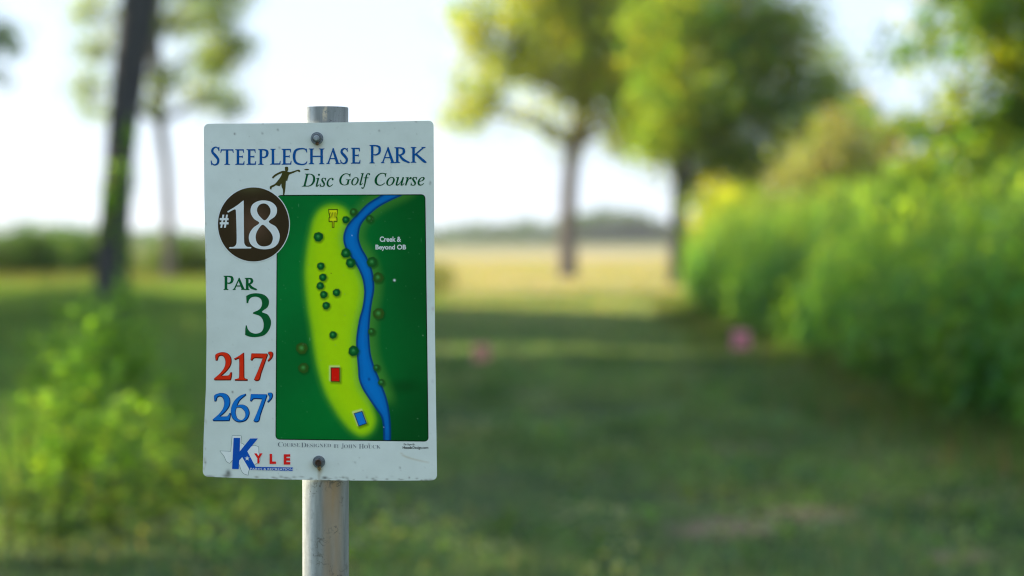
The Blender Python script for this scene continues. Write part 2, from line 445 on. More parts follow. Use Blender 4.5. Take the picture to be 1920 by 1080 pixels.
# --- shrubs
def make_shrub(h, rad, leaf, pal, per, seed, nl=12):
    rs = random.Random(seed); wood = []; tips = []
    for k in range(nl):
        az = rs.uniform(0, 6.28); rr = rad * math.sqrt(rs.random()); top = Vector((math.cos(az) * rr, math.sin(az) * rr, h * rs.uniform(0.55, 1.0) * (1 - 0.35 * (rr / rad) ** 2)))
        s = Vector((math.cos(az) * .15 * rad, math.sin(az) * .15 * rad, 0)); mid = s.lerp(top, 0.5) + Vector((0, 0, 0.12 * h))
        wood.append(tube([s, mid, top], [0.035, 0.02, 0.008], 5))
        for q in range(7):
            f = rs.uniform(0.2, 1.0); p = s.lerp(mid, f * 2) if f < .5 else mid.lerp(top, f * 2 - 1)
            tips.append(p + Vector((rs.uniform(-1, 1), rs.uniform(-1, 1), rs.uniform(-.6, .6))) * 0.22 * rad)
    tips = np.array([tuple(v) for v in tips]); idx = np.repeat(np.arange(len(tips)), per)
    off = RNG.normal(size=(len(idx), 3)) * rad * 0.16
    LP = tips[idx] + off; LP[:, 2] = np.abs(LP[:, 2])
    s = leaf * np.exp(RNG.normal(0, 0.2, len(idx)))
    col = np.clip(tints(len(tips), pal, 0.18)[idx] * np.exp(RNG.normal(0, .18, (len(idx), 1))), .004, .6)
    w_ = join(wood)
    return (w_[0], w_[1]), leaf_quads(LP, RNG.normal(size=LP.shape) + [0, 0, .6], s, s * .6, col)

def shrub(name, loc, label, cat, group, h, rad, leaf, pal, per, seed, nl=12):
    w_, lv = make_shrub(h, rad, leaf, pal, per, seed, nl)
    e = empty(name, loc); tag(e, label, cat, group)
    link('stem', mesh_np('stem', w_[0], w_[1], 4, smooth=True), e, M_BARK)
    link('foliage', mesh_np('foliage', lv[0], lv[1], 4, cols=lv[2]), e, M_LEAF)
    return e

G_SH = 'shrubs around the field'
shrub('shrub', (gx(1598, 50), 50, 0), 'tall olive tan shrub rising out of the bright weeds on the right', 'shrub', G_SH, 4.1, 1.75, .06, PAL_TAN, 90, 5, 18)
shrub('shrub', (gx(1372, 65), 65, 0), 'yellow green shrub under the dark tree, behind the tall weeds', 'shrub', G_SH, 3.2, 1.6, .07, PAL_OAK + PAL_YEL, 110, 6, 22)
shrub('shrub', (gx(1745, 38), 38, 0), 'bright yellow green shrub left of the right edge trees', 'shrub', G_SH, 2.9, 0.8, .05, PAL_YEL + PAL_WEED, 60, 8, 12)
ds = shrub('shrub', (gx(35, 68), 68, 0), 'low dark shrub on the horizon at the far left edge', 'shrub', G_SH, 1.7, 1.8, .06, PAL_HEDGE, 80, 9, 16)
for px, Yd, sc, lb in [(120, 72, .95, 'low dark shrub on the horizon, second from the left edge'),
                       (172, 80, .85, 'low dark shrub on the horizon just left of the dark trunk'),
                       (345, 66, .85, 'low dark shrub at the foot of the slim sparse tree')]:
    copy_thing(ds, (gx(px, Yd), Yd, 0), px * 0.1, sc, lb)

# --- the far wood on the horizon
n = 2600; X = RNG.uniform(-420, 420, n)
top = 4.0 + 1.8 * np.sin(X * 0.021 + 1) + 1.3 * np.sin(X * 0.083) + 0.8 * np.sin(X * .31)
top += 4.0 * np.exp(-((X - gx(1190, 800)) / 9) ** 2) + 3.0 * np.exp(-((X - gx(1130, 800)) / 7) ** 2) + 1.2 * np.exp(-((X - gx(900, 800)) / 10) ** 2)
top = np.maximum(top, 1.5)
P = np.stack([X, 800 + RNG.uniform(-14, 14, n), top * RNG.random(n) ** 0.7], -1)
nb_ = 700; bx_ = gx(1160, 800) + RNG.normal(0, 11, nb_); P = np.concatenate([P, np.stack([bx_, 800 + RNG.uniform(-8, 8, nb_), RNG.random(nb_) * (5.5 + 2.5 * np.sin(bx_ * .35))], -1)]); n += nb_
idx = np.repeat(np.arange(n), 22)
LP = P[idx] + RNG.normal(size=(n * 22, 3)) * 1.0; LP[:, 2] = np.abs(LP[:, 2])
lv = leaf_quads(LP, RNG.normal(size=LP.shape) + [0, -.3, .5], .7, .5, tints(len(idx), PAL_HEDGE, .2))
o = link('far_wood', mesh_np('far_wood', lv[0], lv[1], 4, cols=lv[2]), mat=M_LEAF); tag(o, 'low dark line of woods along the horizon', 'woods', kind='stuff')

# --- wood left of the picture, which throws the shade over the trail
wood, lv = grow([(0, 0, 0), (.1, 0, 2), (.2, .1, 4), (.1, .2, 6), (0, .1, 8), (0, 0, 10), (.1, 0, 12.5)], 0.22, 0.06, 1.0, (0.22, 1.0), 22, 4.2, 0.13, PAL_OAK, per=40, cl=0.9, sub=9, seed=51)
SH = [(-15.5, 27.5, .95), (-15.5, 35, 1.0), (-15, 42, 1.05), (-15.5, 50, 1.0), (-22, 56, 1.05), (-24, 38, 1.1), (-19.5, 32, 1.0), (-20, 46, 1.0)]
t0 = None
for k, (x, y, s) in enumerate(SH):
    lb = 'leafy tree of the wood left of the trail, outside the picture'
    if t0 is None: t0 = make_tree('oak_tree', (x, y, -.05), lb, 'tree', 'wood left of the picture', wood, lv, M_BARK_DARK, M_LEAF); t0.scale = (s, s, ((3.6 - x) / .84 * .466 + 1.0) / 13.2)
    else: copy_thing(t0, (x, y, -.05), k * 1.3, (s, s, s * 0 + ((3.6 - x) / .84 * .466 + 1.0) / 13.2))

wood, lv = grow([(0, 0, 0), (.1, 0, 2.5), (.2, .1, 5), (.1, .1, 8), (0, 0, 11.5)], 0.2, 0.05, 1.0, (0.64, 1.0), 14, 3.4, 0.11, PAL_OAK, per=62, cl=0.8, sub=6, seed=57, up=.1)  # unseen tree added, its high crown placed to shade the near trail
make_tree('oak_tree', (-16.5, 25.8, -.05), 'high crowned shade tree added to the wood left of the trail, outside the picture', 'tree', 'wood left of the picture', wood, lv, M_BARK_DARK, M_LEAF)

wood, lv = grow([(0, 0, 0), (.1, 0, 3), (.2, .1, 6), (.1, .1, 9.5), (0, 0, 13.2)], 0.22, 0.05, 1.0, (0.76, 1.0), 14, 3.8, 0.11, PAL_OAK, per=70, cl=0.8, sub=8, seed=58, up=.15)  # second added shade tree, crown lifted clear of the sun on the left weeds
make_tree('oak_tree', (-17.2, 22.2, -.05), 'tallest shade tree added to the wood left of the trail, outside the picture', 'tree', 'wood left of the picture', wood, lv, M_BARK_DARK, M_LEAF)

# ------------------------------------------------------------------ grasses
def blades(X, Yv, h, wd, pal, lean=0.35, var=0.2):
    n = len(X); Z = ground_h(X, Yv)
    az = RNG.uniform(0, 2 * np.pi, n); dx, dy = np.cos(az), np.sin(az)
    la = RNG.uniform(0, 2 * np.pi, n); L = h * lean * RNG.random(n)
    b0 = np.stack([X - dx * wd, Yv - dy * wd, Z], -1); b1 = np.stack([X + dx * wd, Yv + dy * wd, Z], -1)
    tp = np.stack([X + np.cos(la) * L, Yv + np.sin(la) * L, Z + h], -1)
    V = np.stack([b0, b1, tp], 1).reshape(-1, 3)
    C = np.repeat(tints(n, pal, var), 3, axis=0)
    return V, np.arange(n * 3).reshape(n, 3), C

def patch(x, y):               # slow variation of the turf, 0..1
    return 0.5 + 0.25 * np.sin(x * 1.1 + 2.1 * np.sin(y * .31)) + 0.25 * np.sin(y * 0.83 + 1.7 * np.sin(x * .53 + 1))

PAL_TURF = [(0.10, 0.20, 0.095), (0.12, 0.225, 0.10), (0.15, 0.25, 0.105), (0.15, 0.175, 0.11), (0.22, 0.23, 0.14)]
def wedge(n, y0, y1, xl, xr, k=0.5):
    Yv = np.sqrt(RNG.uniform(y0 ** 2, y1 ** 2, n)); hw = 0.212 * Yv * 1.0 + k
    X = RNG.uniform(-1, 1, n) * hw; m = (X > xl) & (X < xr); return X[m], Yv[m]
parts = []
X, Yv = wedge(230000, 7.5, 28, -9, 9, 1.2)
p = .6 * patch(X, Yv) + .4 * patch(X * 4.3 + 2, Yv * 3.1); keep = RNG.random(len(X)) < np.clip(2.1 * p - .62, .05, 1) * (1 - .72 * bare_at(X, Yv)); X, Yv, p = X[keep], Yv[keep], p[keep]
parts.append(blades(X, Yv, (0.035 + 0.06 * p) * RNG.uniform(.5, 1.3, len(X)), 0.0045, PAL_TURF, 0.8))
X, Yv = wedge(90000, 28, 60, -14, 14, 2)
p = patch(X, Yv)
parts.append(blades(X, Yv, (0.05 + .05 * p) * RNG.uniform(.5, 1.3, len(X)), 0.012, PAL_TURF, 0.8))
X = RNG.uniform(-2, 2, 25000); Yv = RNG.uniform(1.5, 7.5, 25000)
parts.append(blades(X, Yv, 0.07 * RNG.uniform(.5, 1.3, len(X)), 0.004, PAL_TURF, 0.8))
Vj, Fj, Cj = join(parts)
o = link('mown_grass', mesh_np('mown_grass', Vj, Fj, 3, cols=Cj), mat=M_GRASS); tag(o, 'short shaded green grass of the mown trail', 'grass', kind='stuff')

# small broad leaves (clover and the like) in the turf
cx_, cy_ = wedge(3600, 8.2, 26, -8, 8, 1.0); q = patch(cx_ * 1.7 + 4, cy_ * 1.6); kk = RNG.random(len(cx_)) < .12 + q ** 2; cx_, cy_ = cx_[kk], cy_[kk]
rc = RNG.uniform(.03, .16, len(cx_)); hc = RNG.uniform(.03, .20, len(cx_)); per_ = (rc / .1 * 34).astype(int) + 6
i_ = np.repeat(np.arange(len(cx_)), per_); mb_ = RNG.random(len(i_)) > .9 * bare_at(cx_, cy_)[i_]; i_ = i_[mb_]; X = cx_[i_] + RNG.normal(size=len(i_)) * rc[i_]; Yv = cy_[i_] + RNG.normal(size=len(i_)) * rc[i_]
P = np.stack([X, Yv, ground_h(X, Yv) + .015 + hc[i_] * RNG.random(len(i_))], -1)
clc = tints(len(cx_), [(0.05, .11, .045), (.04, .09, .04), (.11, .19, .06), (.10, .20, .045), (.17, .21, .11), (.08, .15, .06)], .25)[i_]
lv = leaf_quads(P, RNG.normal(size=P.shape) * .5 + [0, 0, 1], .02, .015, clc)
o = link('clover', mesh_np('clover', lv[0], lv[1], 4, cols=lv[2]), mat=M_GRASS); tag(o, 'small broad leaves scattered through the short grass', 'ground cover', kind='stuff')

# rough grass left of the trail
def left_edge(y): return -1.45 - 0.25 * np.sin(y * .35) + 0.0 * y
n = 120000; Yv = np.sqrt(RNG.uniform(12 ** 2, 60 ** 2, n)); X = -RNG.uniform(1.0, 0.215 * Yv + 2, n)
m = X < left_edge(Yv); X, Yv = X[m], Yv[m]
edge = np.clip((left_edge(Yv) - X) / 1.2, 0.15, 1)
PAL_ROUGH = [(0.08, 0.19, 0.07), (0.10, 0.21, 0.07), (0.13, 0.23, 0.07), (0.18, 0.21, 0.09)]
b1 = blades(X, Yv, (0.22 + .34 * patch(X * 1.3, Yv * .9) ** 1.5) * edge * (1 - .6 * np.exp(-((X + 5.5) / 1.6) ** 2 - ((Yv - 31.5) / 3) ** 2)) * RNG.uniform(.5, 1.2, len(X)), 0.008, PAL_ROUGH, 0.45)
n = 50000; Yv = np.sqrt(RNG.uniform(55 ** 2, 95 ** 2, n)); X = -RNG.uniform(-1.0, 0.215 * 95 + 3, n)
m = X < left_edge(Yv) - (Yv - 55) * .03; X, Yv = X[m], Yv[m]
b2 = blades(X, Yv, .5 * RNG.uniform(.5, 1.2, len(X)), 0.02, [(0.12, .13, .06), (.14, .135, .075), (.08, .12, .045)], 0.45)
Vj, Fj, Cj = join([b1, b2])
o = link('rough_grass', mesh_np('rough_grass', Vj, Fj, 3, cols=Cj), mat=M_GRASS); tag(o, 'knee high unmown grass left of the trail', 'grass', kind='stuff')

# sunlit dry field grass
n = 60000; Yv = np.sqrt(RNG.uniform(45 ** 2, 150 ** 2, n)); X = RNG.uniform(-.22, .22, n) * Yv
b = blades(X, Yv, .10 * RNG.uniform(.5, 1.5, n), 0.02, [(0.24, .25, .10), (.29, .27, .13), (.17, .23, .07), (.34, .27, .17)], 0.9)
o = link('field_grass', mesh_np('field_grass', b[0], b[1], 3, cols=b[2]), mat=M_GRASS); tag(o, 'dry yellow grass of the sunlit field beyond the trail', 'grass', kind='stuff')

# --- tall weeds, right : upright stems with long leaves
def weed_mass(X, Yv, H, leaf_len, per, pal, wdt=.2, stem=0.006):
    n = len(X); Z = ground_h(X, Yv)
    lean = RNG.normal(0, .09, (n, 2)); 
    az = RNG.uniform(0, 2 * np.pi, n)
    s0 = np.stack([X - stem * np.cos(az), Yv - stem * np.sin(az), Z], -1); s1 = np.stack([X + stem * np.cos(az), Yv + stem * np.sin(az), Z], -1)
    tp = np.stack([X + lean[:, 0] * H, Yv + lean[:, 1] * H, Z + H], -1)
    Cs = tints(n, pal, .2)
    tp2 = tp + np.stack([np.cos(az), np.sin(az), 0 * az], -1) * stem * .5
    V = np.stack([s0, s1, tp2, tp], 1).reshape(-1, 3); Fc = np.arange(n * 4).reshape(n, 4)
    stems = (V, Fc, np.repeat(Cs * .9, 4, axis=0))
    i = np.repeat(np.arange(n), per); m = len(i)
    f = RNG.uniform(.12, 1.0, m)
    root = np.stack([X[i] + lean[i, 0] * H[i] * f, Yv[i] + lean[i, 1] * H[i] * f, Z[i] + H[i] * f], -1)
    a = RNG.uniform(0, 2 * np.pi, m); el = RNG.uniform(-.1, 1.0, m)
    D = np.stack([np.cos(a) * np.cos(el), np.sin(a) * np.cos(el), np.sin(el)], -1)
    S = np.stack([-np.sin(a), np.cos(a), 0 * a], -1)
    Ln = (leaf_len * RNG.uniform(.5, 1.2, m))[:, None]; W = Ln * wdt * .5
    mid = root + D * Ln * .5; end = root + D * Ln - np.array([0, 0, .35]) * Ln
    V = np.stack([root, mid + S * W, end, mid - S * W], 1).reshape(-1, 3)
    C = np.clip(Cs[i] * np.exp(RNG.normal(0, .15, (m, 1))), .004, .6)
    return join([stems, (V, np.arange(m * 4).reshape(m, 4), np.repeat(C, 4, axis=0))])

def right_edge(y): return 3.05 + .16 * np.sin(y * .6) + .1 * np.sin(y * 1.7) + np.clip((y - 35) * .045, 0, 1.2)
n = 9000; Yv = RNG.uniform(14.5, 72, n); X = 3.0 + RNG.random(n) ** 1.3 * (0.16 * Yv + 1.5)
m = X > np.maximum(right_edge(Yv), (Yv > 46) * .071 * Yv); X, Yv = X[m], Yv[m]
e = np.clip((X - right_edge(Yv)) / 0.9, 0, 1)
H = (0.55 + 1.15 * e ** .6) * RNG.uniform(.72, 1.12, len(X)) * (1 + .12 * np.sin(X * 2.1 + Yv * .8))
H *= np.interp(Yv, [15, 22, 40], [.95, 1.05, 1.08]) * (1 + .10 * np.clip(X - 4.2, 0, 3))
big = weed_mass(X, Yv, H, .26, 20, [(0.08, .22, .04), (.10, .245, .04), (.13, .26, .04), (.06, .17, .045)])
vx = big[0][:, 0]; vy = big[0][:, 1]
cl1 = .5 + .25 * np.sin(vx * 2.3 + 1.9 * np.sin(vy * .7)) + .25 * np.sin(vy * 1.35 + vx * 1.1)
big[2][:] = np.clip(big[2] * (np.array([.72, .85, 1.4]) * (1 - cl1[:, None]) + np.array([1.2, 1.08, .9]) * cl1[:, None]) * (1 + np.clip(big[0][:, 2:3] - 1.0, 0, .8) * np.array([1.3, .55, .2])), .004, .6)  # clump tints; tops brightened and yellowed for young growth and painted sunlight
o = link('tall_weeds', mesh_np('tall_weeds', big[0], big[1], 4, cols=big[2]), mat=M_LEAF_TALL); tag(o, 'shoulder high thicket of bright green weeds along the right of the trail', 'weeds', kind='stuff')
# dry stems and low growth at its foot
n = 15000; Yv = RNG.uniform(12, 50, n); X = right_edge(Yv) + RNG.normal(.0, .35, n)
b = blades(X, Yv, RNG.uniform(.06, .32, n), .007, [(.05, .12, .03), (.06, .14, .03), (.09, .14, .04), (.17, .12, .075)], .7)
o = link('verge_grass', mesh_np('verge_grass', b[0], b[1], 3, cols=b[2]), mat=M_GRASS); tag(o, 'ragged green and dry grass at the foot of the right weeds', 'grass', kind='stuff')

# --- weeds in the left foreground: single plants
def make_weed(h, seed, pal, nb=6, lf=1.0, wide=.55):
    rs = random.Random(seed); st = []; lp, ln, sz = [], [], []
    top = Vector((rs.uniform(-.1, .1), rs.uniform(-.1, .1), h))
    main = [Vector((0, 0, 0)), Vector((rs.uniform(-.03, .03), rs.uniform(-.03, .03), h * .5)), top]
    st.append(tube(main, [.007, .005, .002], 5))
    def leaves(a, b, n, s):
        for k in range(n):
            f = (k + rs.random()) / n
            lp.append(a.lerp(b, f)); sz.append(s * rs.uniform(.6, 1.2)); ln.append(rs.uniform(0, 6.28))
    leaves(main[0].lerp(main[1], .2), main[1], int(26 * lf), .08); leaves(main[1], top, int(44 * lf), .07)
    for k in range(nb):
        f = rs.uniform(.2, .85); o = main[0].lerp(top, f); az = rs.uniform(0, 6.28); L = h * rs.uniform(.18, .38)
        e = o + Vector((math.cos(az) * wide, math.sin(az) * wide, .8)) * L
        st.append(tube([o, o.lerp(e, .5) + Vector((math.cos(az), math.sin(az), 0)) * .02, e], [.004, .003, .0015], 4)); leaves(o.lerp(e, .1), e, int(26 * lf), .062)
    lp = np.array([tuple(v) for v in lp]); m = len(lp); a = np.array(ln); sz = np.array(sz)[:, None]
    el = RNG.uniform(-.2, .7, m)
    D = np.stack([np.cos(a) * np.cos(el), np.sin(a) * np.cos(el), np.sin(el)], -1); S = np.stack([-np.sin(a), np.cos(a), 0 * a], -1)
    q1 = lp + D * sz * .35 + S * sz * .26; q2 = lp + D * sz * .7 + S * sz * .17 - [0, 0, .006]; q3 = lp + D * sz - [0, 0, .014]
    q4 = lp + D * sz * .7 - S * sz * .17 - [0, 0, .006]; q5 = lp + D * sz * .35 - S * sz * .26
    V = np.stack([lp, q1, q2, q3, q4, q5], 1).reshape(-1, 3)
    C = np.repeat(tints(m, pal, .16), 6, axis=0)
    s_ = join(st)
    return (s_[0], s_[1]), (V, np.arange(m * 6).reshape(m, 6), C)

G_W = 'leafy weeds in the left foreground'
protos = []
def weed_obj(v, loc, rz, sc, lb):
    if len(protos) <= v:
        hs = [1.1, .85, .6, .35][v]
        pl = [PAL_WEED, PAL_WEED + [(.10, .17, .02)], [(.19, .33, .04), (.16, .31, .04), (.25, .34, .05)], [(0.12, .20, .035), (0.09, .18, .03), (0.18, .22, .05)]][v]
        s_, l_ = make_weed(hs, 60 + v, pl, [12, 13, 12, 9][v], [1.25, 1.0, .5, .3][v], [.6, .7, .9, 1.3][v])
        e = empty('weed', loc, rz); e.scale = (sc,) * 3; tag(e, lb, 'weed', G_W)
        link('stem', mesh_np('stem', s_[0], s_[1], 4, smooth=True), e, M_STEM)
        link('foliage', mesh_np('foliage', l_[0], l_[1], 6, cols=l_[2]), e, M_LEAF_WEED)
        protos.append(e); return e
    return copy_thing(protos[v], loc, rz, sc, lb)
WPL = []
for k, (px, py, v, s) in enumerate([(150, 905, 0, .9), (165, 925, 1, 1), (200, 930, 2, 1), (110, 960, 3, 1.0),
        # (pixel of the foot, proto, scale)
        (170, 960, 0, .95), (120, 1000, 1, 1.0), (200, 1010, 2, 1.1), (255, 985, 1, .75), (300, 930, 1, .8), (335, 900, 1, .7), (45, 960, 1, .7), (235, 900, 0, 1.0), (125, 880, 0, .9), (90, 900, 1, .95), (190, 870, 0, .95), (255, 880, 1, 1.05), (60, 870, 1, .9), (215, 840, 0, 1.05),
        (100, 985, 2, .95), (140, 1000, 2, 1.1), (185, 990, 2, .9), (75, 1010, 2, .75), (230, 985, 2, .9), (275, 960, 2, .9), (310, 950, 2, .75), (130, 960, 1, .8),
        (60, 1050, 3, 1.1), (110, 1060, 3, 1.2), (165, 1050, 3, 1.2), (215, 1045, 3, 1.2), (265, 1030, 3, 1.2), (310, 1020, 3, 1.2), (350, 1000, 3, 1.1), (395, 985, 3, 1.0), (20, 1040, 3, 1.1), (345, 955, 3, 1.3), (440, 1010, 3, .8), (480, 1040, 3, .7)]):
    Yv = groundY(py); WPL.append((px, Yv, v, s))
order = []
for v in range(4):
    for (px, Yv, vv, s) in WPL:
        if vv != v: continue
        order.append((px, Yv, v, s))
for k, (px, Yv, v, s) in enumerate(order):
    kind = ['tall thin green weed', 'tall bushy green weed', 'bright yellow green weed', 'low pale leafy weed'][v]
    x = gx(px, Yv)
    row = sorted([q[0] for q in order if q[2] == v]); r_ = row.index(px) + 1
    nth = ['leftmost', 'second', 'third', 'fourth', 'fifth', 'sixth', 'seventh', 'eighth', 'ninth', 'tenth', 'eleventh', 'twelfth', 'thirteenth', 'fourteenth'][r_ - 1]
    lb = f'{nth} {kind} in the left foreground' + ('' if r_ == 1 else ', counted from the left')
    weed_obj(v, (x, Yv, float(ground_h(x, Yv))), k * 1.9, s, lb)

# ------------------------------------------------------------------ marker flags
def flag(px, py, h, colr, cname, label, fs=1.0):
    Yv = (CAMZ - h) / -ray(px, py)[2]; x = gx(px, Yv); z0 = float(ground_h(x, Yv))
    e = empty('marker_flag', (x, Yv, z0)); tag(e, label, 'marker flag', 'marker flags beside the trail')
    Vv, Fc = tube([(0, 0, -.02), (0, 0, h * .5), (0.003, 0, h + .07)], [.0016] * 3, 6)
    t1 = NT('wire'); t1.b.inputs['Base Color'].default_value = (.35, .35, .36, 1); t1.b.inputs['Metallic'].default_value = .8; t1.b.inputs['Roughness'].default_value = .5
    link('wire_stake', mesh_np('wire_stake', Vv, Fc, 4, smooth=True), e, t1.m)
    U, W = np.meshgrid(np.linspace(0, 1, 12), np.linspace(-1, 1, 9))
    Vv = np.stack([U * .18 * fs + .002, .012 * np.sin(U * 6 + W) * U, h + W * .09 * fs], -1).reshape(-1, 3)
    I = np.arange(108).reshape(9, 12); Q = np.stack([I[:-1, :-1], I[:-1, 1:], I[1:, 1:], I[1:, :-1]], -1).reshape(-1, 4)
    t2 = NT(cname)
    nf = t2.noise(20, 3); cc = t2.ramp(nf, [(.3, colr), (.8, tuple(x * .85 for x in colr))])
    t2.link(cc, t2.b.inputs['Base Color']); t2.b.inputs['Roughness'].default_value = .5
    tr = t2.node('ShaderNodeBsdfTranslucent'); t2.link(cc, tr.inputs[0]); ms = t2.node('ShaderNodeMixShader'); ms.inputs[0].default_value = .5
    t2.link(t2.b.outputs[0], ms.inputs[1]); t2.link(tr.outputs[0], ms.inputs[2]); t2.link(ms.outputs[0], t2.out.inputs[0])
    fo = link('plastic_flag', mesh_np('plastic_flag', Vv, Q, 4, smooth=True), e, t2.m)
    so_ = fo.modifiers.new('thick', 'SOLIDIFY'); so_.thickness = .0006
    e.rotation_euler.z = 0.3
flag(1372, 638, .42, (.88, .42, .50), 'pink_plastic', 'small bright pink flag on a wire at the right side of the trail')
flag(886, 660, .42, (.80, .45, .36), 'red_plastic', 'small dull red flag on a wire at the left side of the trail', .8)

# ------------------------------------------------------------------ the sign
sign = empty('course_sign', (at(610, 540, DS + .034).x, DS + .034, 0)); tag(sign, 'white disc golf hole sign with a green course map, bolted to a round steel post', 'sign')
SB = Vector(sign.location)

def sdepth(px, py):            # the panel is slightly bent: sprung around the post, lower corners curled
    x = (np.asarray(px, float) - 600) / 216; y = (np.asarray(py, float) - 564) / 336
    d = -0.0035 * np.clip(np.abs(x) - .12, 0, 1) ** 1.5 * 1.0
    d = d + 0.0030 * np.exp(-((x + .05) / .25) ** 2) * (np.exp(-((y - .9) / .25) ** 2) + np.exp(-((y + .92) / .25) ** 2))
    d = d + 0.0035 * np.cos(y * 2.6 + .4) * np.sin(x * 1.3 + .5)
    d = d + 0.004 * np.clip(-x - .45, 0, 1) * np.clip(y, -1, 1)
    return DS + d

def sp3(px, py, off=0.0):      # photo pixel -> point on the panel (relative to the sign's base)
    px = np.asarray(px, float); py = np.asarray(py, float)
    d = sdepth(px, py) - off
    u = (px - 960) / FP; v = (540 - py) / FP; c, s = math.cos(PITCH), math.sin(PITCH)
    ry = c + v * s; t = d / ry
    return np.stack([u * t - SB.x, d - SB.y, CAMZ + (v * c - s) * t - SB.z], -1)

def grid_faces(nr, nc):
    I = np.arange(nr * nc).reshape(nr, nc)
    return np.stack([I[:-1, :-1], I[1:, :-1], I[1:, 1:], I[:-1, 1:]], -1).reshape(-1, 4)

def quad_map(U, W, TL, TR, BR, BL):
    x = (1 - U) * (1 - W) * TL[0] + U * (1 - W) * TR[0] + U * W * BR[0] + (1 - U) * W * BL[0]
    y = (1 - U) * (1 - W) * TL[1] + U * (1 - W) * TR[1] + U * W * BR[1] + (1 - U) * W * BL[1]
    return x, y

def round_squeeze(U, W, wpx, hpx, r):
    """moves grid points so that the outline gets rounded corners"""
    x = U * wpx; y = W * hpx
    dy = np.minimum(y, hpx - y); dx = np.minimum(x, wpx - x)
    ins = np.where(dy < r, r - np.sqrt(np.maximum(r * r - (r - dy) ** 2, 0)), 0)
    return ins + (wpx - 2 * ins) * U, y

# panel
from numpy import interp
nc, nr = 218, 340
Wn = np.concatenate([[0, .0006, .0015, .003, .005, .008, .012], np.linspace(.016, .984, nr - 14), [.988, .992, .995, .997, .9985, .9994, 1]])
U, W = np.meshgrid(np.linspace(0, 1, nc), Wn); nr = len(Wn)
X0, Y0 = round_squeeze(U, W, 434, 669, 10); U2, W2 = X0 / 434, Y0 / 669
px, py = quad_map(U2, W2, (382, 232), (813, 226), (819.5, 900.5), (380, 893.5))
px = px + (1 - U2) * np.interp(W2, [0, .2, .4, .6, .75, .88, 1], [0, 1.5, 4.2, 6.6, 5.6, 1.8, 0]) + U2 * np.interp(W2, [0, .3, .6, 1], [0, -.7, -1.2, 0])
py = py + 3.2 * (4 * U2 * (1 - U2)) * W2 ** 4 + 1.0 * (4 * U2 * (1 - U2)) * (1 - W2) ** 4
# worn white paint: dirt specks, rust run under the bolts, chipped bottom edge
col = np.tile(np.array([0.70, 0.745, 0.69]), (nr * nc, 1)).reshape(nr, nc, 3)
def blot(cx, cy, rx, ry, c, a):
    global col
    k = a * np.exp(-(((px - cx) / rx) ** 2 + ((py - cy) / ry) ** 2)); col = col * (1 - k[..., None]) + np.array(c) * k[..., None]
rs = random.Random(5)
for k in range(120):
    blot(rs.uniform(384, 815), rs.uniform(232, 898), rs.uniform(.8, 1.5), rs.uniform(.8, 1.6), (.25, .24, .2), rs.uniform(.12, .42))
for cx, cy, a in [(440, 251, .9), (492, 250, .6), (521, 243.5, .7), (493, 231, .6), (711, 245, .6), (524, 277, .6), (807, 342, .6), (806, 345, .5), (436, 735, .95), (469, 731, .8), (385, 867, .8), (750, 877, .6), (780, 228, .5), (692, 833, .6), (666, 867, .4)]:
    blot(cx, cy, 1.7, 2.0, (.12, .12, .10), a)
blot(597, 272, 7, 9, (.42, .33, .2), .6); blot(600, 880, 4, 11, (.40, .30, .15), .75); blot(590, 872, 9, 8, (.55, .5, .36), .5); blot(598, 893, 2.5, 9, (.3, .26, .18), .5)
blot(428, 887, 5, 6, (.1, .1, .09), .9); blot(425, 892, 8, 3, (.15, .14, .12), .8); blot(392, 893, 9, 2, (.3, .29, .26), .8); blot(609, 896, 5, 2.5, (.08, .08, .07), .95)
for k in range(70):
    blot(rs.uniform(384, 817), 897 + rs.uniform(-3, 5), rs.uniform(1.5, 5), rs.uniform(.8, 2), (.2, .19, .16), rs.uniform(.3, .85))
for k in range(30):
    blot(384 + rs.uniform(-2, 3), rs.uniform(400, 895), rs.uniform(.8, 1.6), rs.uniform(2, 7), (.45, .4, .3), rs.uniform(.3, .7))
for k in range(22):            # old sap streak, lower right
    f = k / 21; blot(753 + 50 * f, 850 + 17 * f ** .55, 2.6, 1.5, (.50, .42, .27), .45 * (1 - .5 * f))
for k in range(14): blot(733.5 - .5 * (k % 3), 308 + k * 2.6, .7, 1.6, (.35, .38, .36), .4)
blot(812, 579, 3, 4, (.55, .47, .42), .6); blot(811, 715, 3, 4, (.5, .5, .48), .4)
nz = sum(np.sin(px * a + py * b_ + c_) for a, b_, c_ in [(.05, .03, 1), (.021, -.043, 2), (.09, .07, 3), (-.06, .11, .4)]) / 4
col *= (1 - .03 * nz)[..., None]
Vf = sp3(px, py).reshape(-1, 3)
Ff = grid_faces(nr, nc)
bk = sp3(px, py, -0.0015).reshape(-1, 3); Nv = nr * nc
Fb = Ff[:, ::-1] + Nv
I = np.arange(Nv).reshape(nr, nc)
ring = np.concatenate([I[0, :], I[1:, -1], I[-1, -2::-1], I[-2:0:-1, 0]])
r2 = np.roll(ring, -1)
Fs = np.stack([ring, r2, r2 + Nv, ring + Nv], -1)
me = mesh_np('sign_panel', np.concatenate([Vf, bk]), np.concatenate([Ff, Fb, Fs]), 4, smooth=False, cols=np.concatenate([col.reshape(-1, 3)] * 2))
sm = np.zeros(len(me.polygons), dtype=bool); sm[:len(Ff) * 2] = True
me.polygons.foreach_set('use_smooth', sm)
me.set_sharp_from_angle(angle=R(50))
panel = link('sign_panel', me, sign, mat_vcol('white_sign_paint', .3, .4))

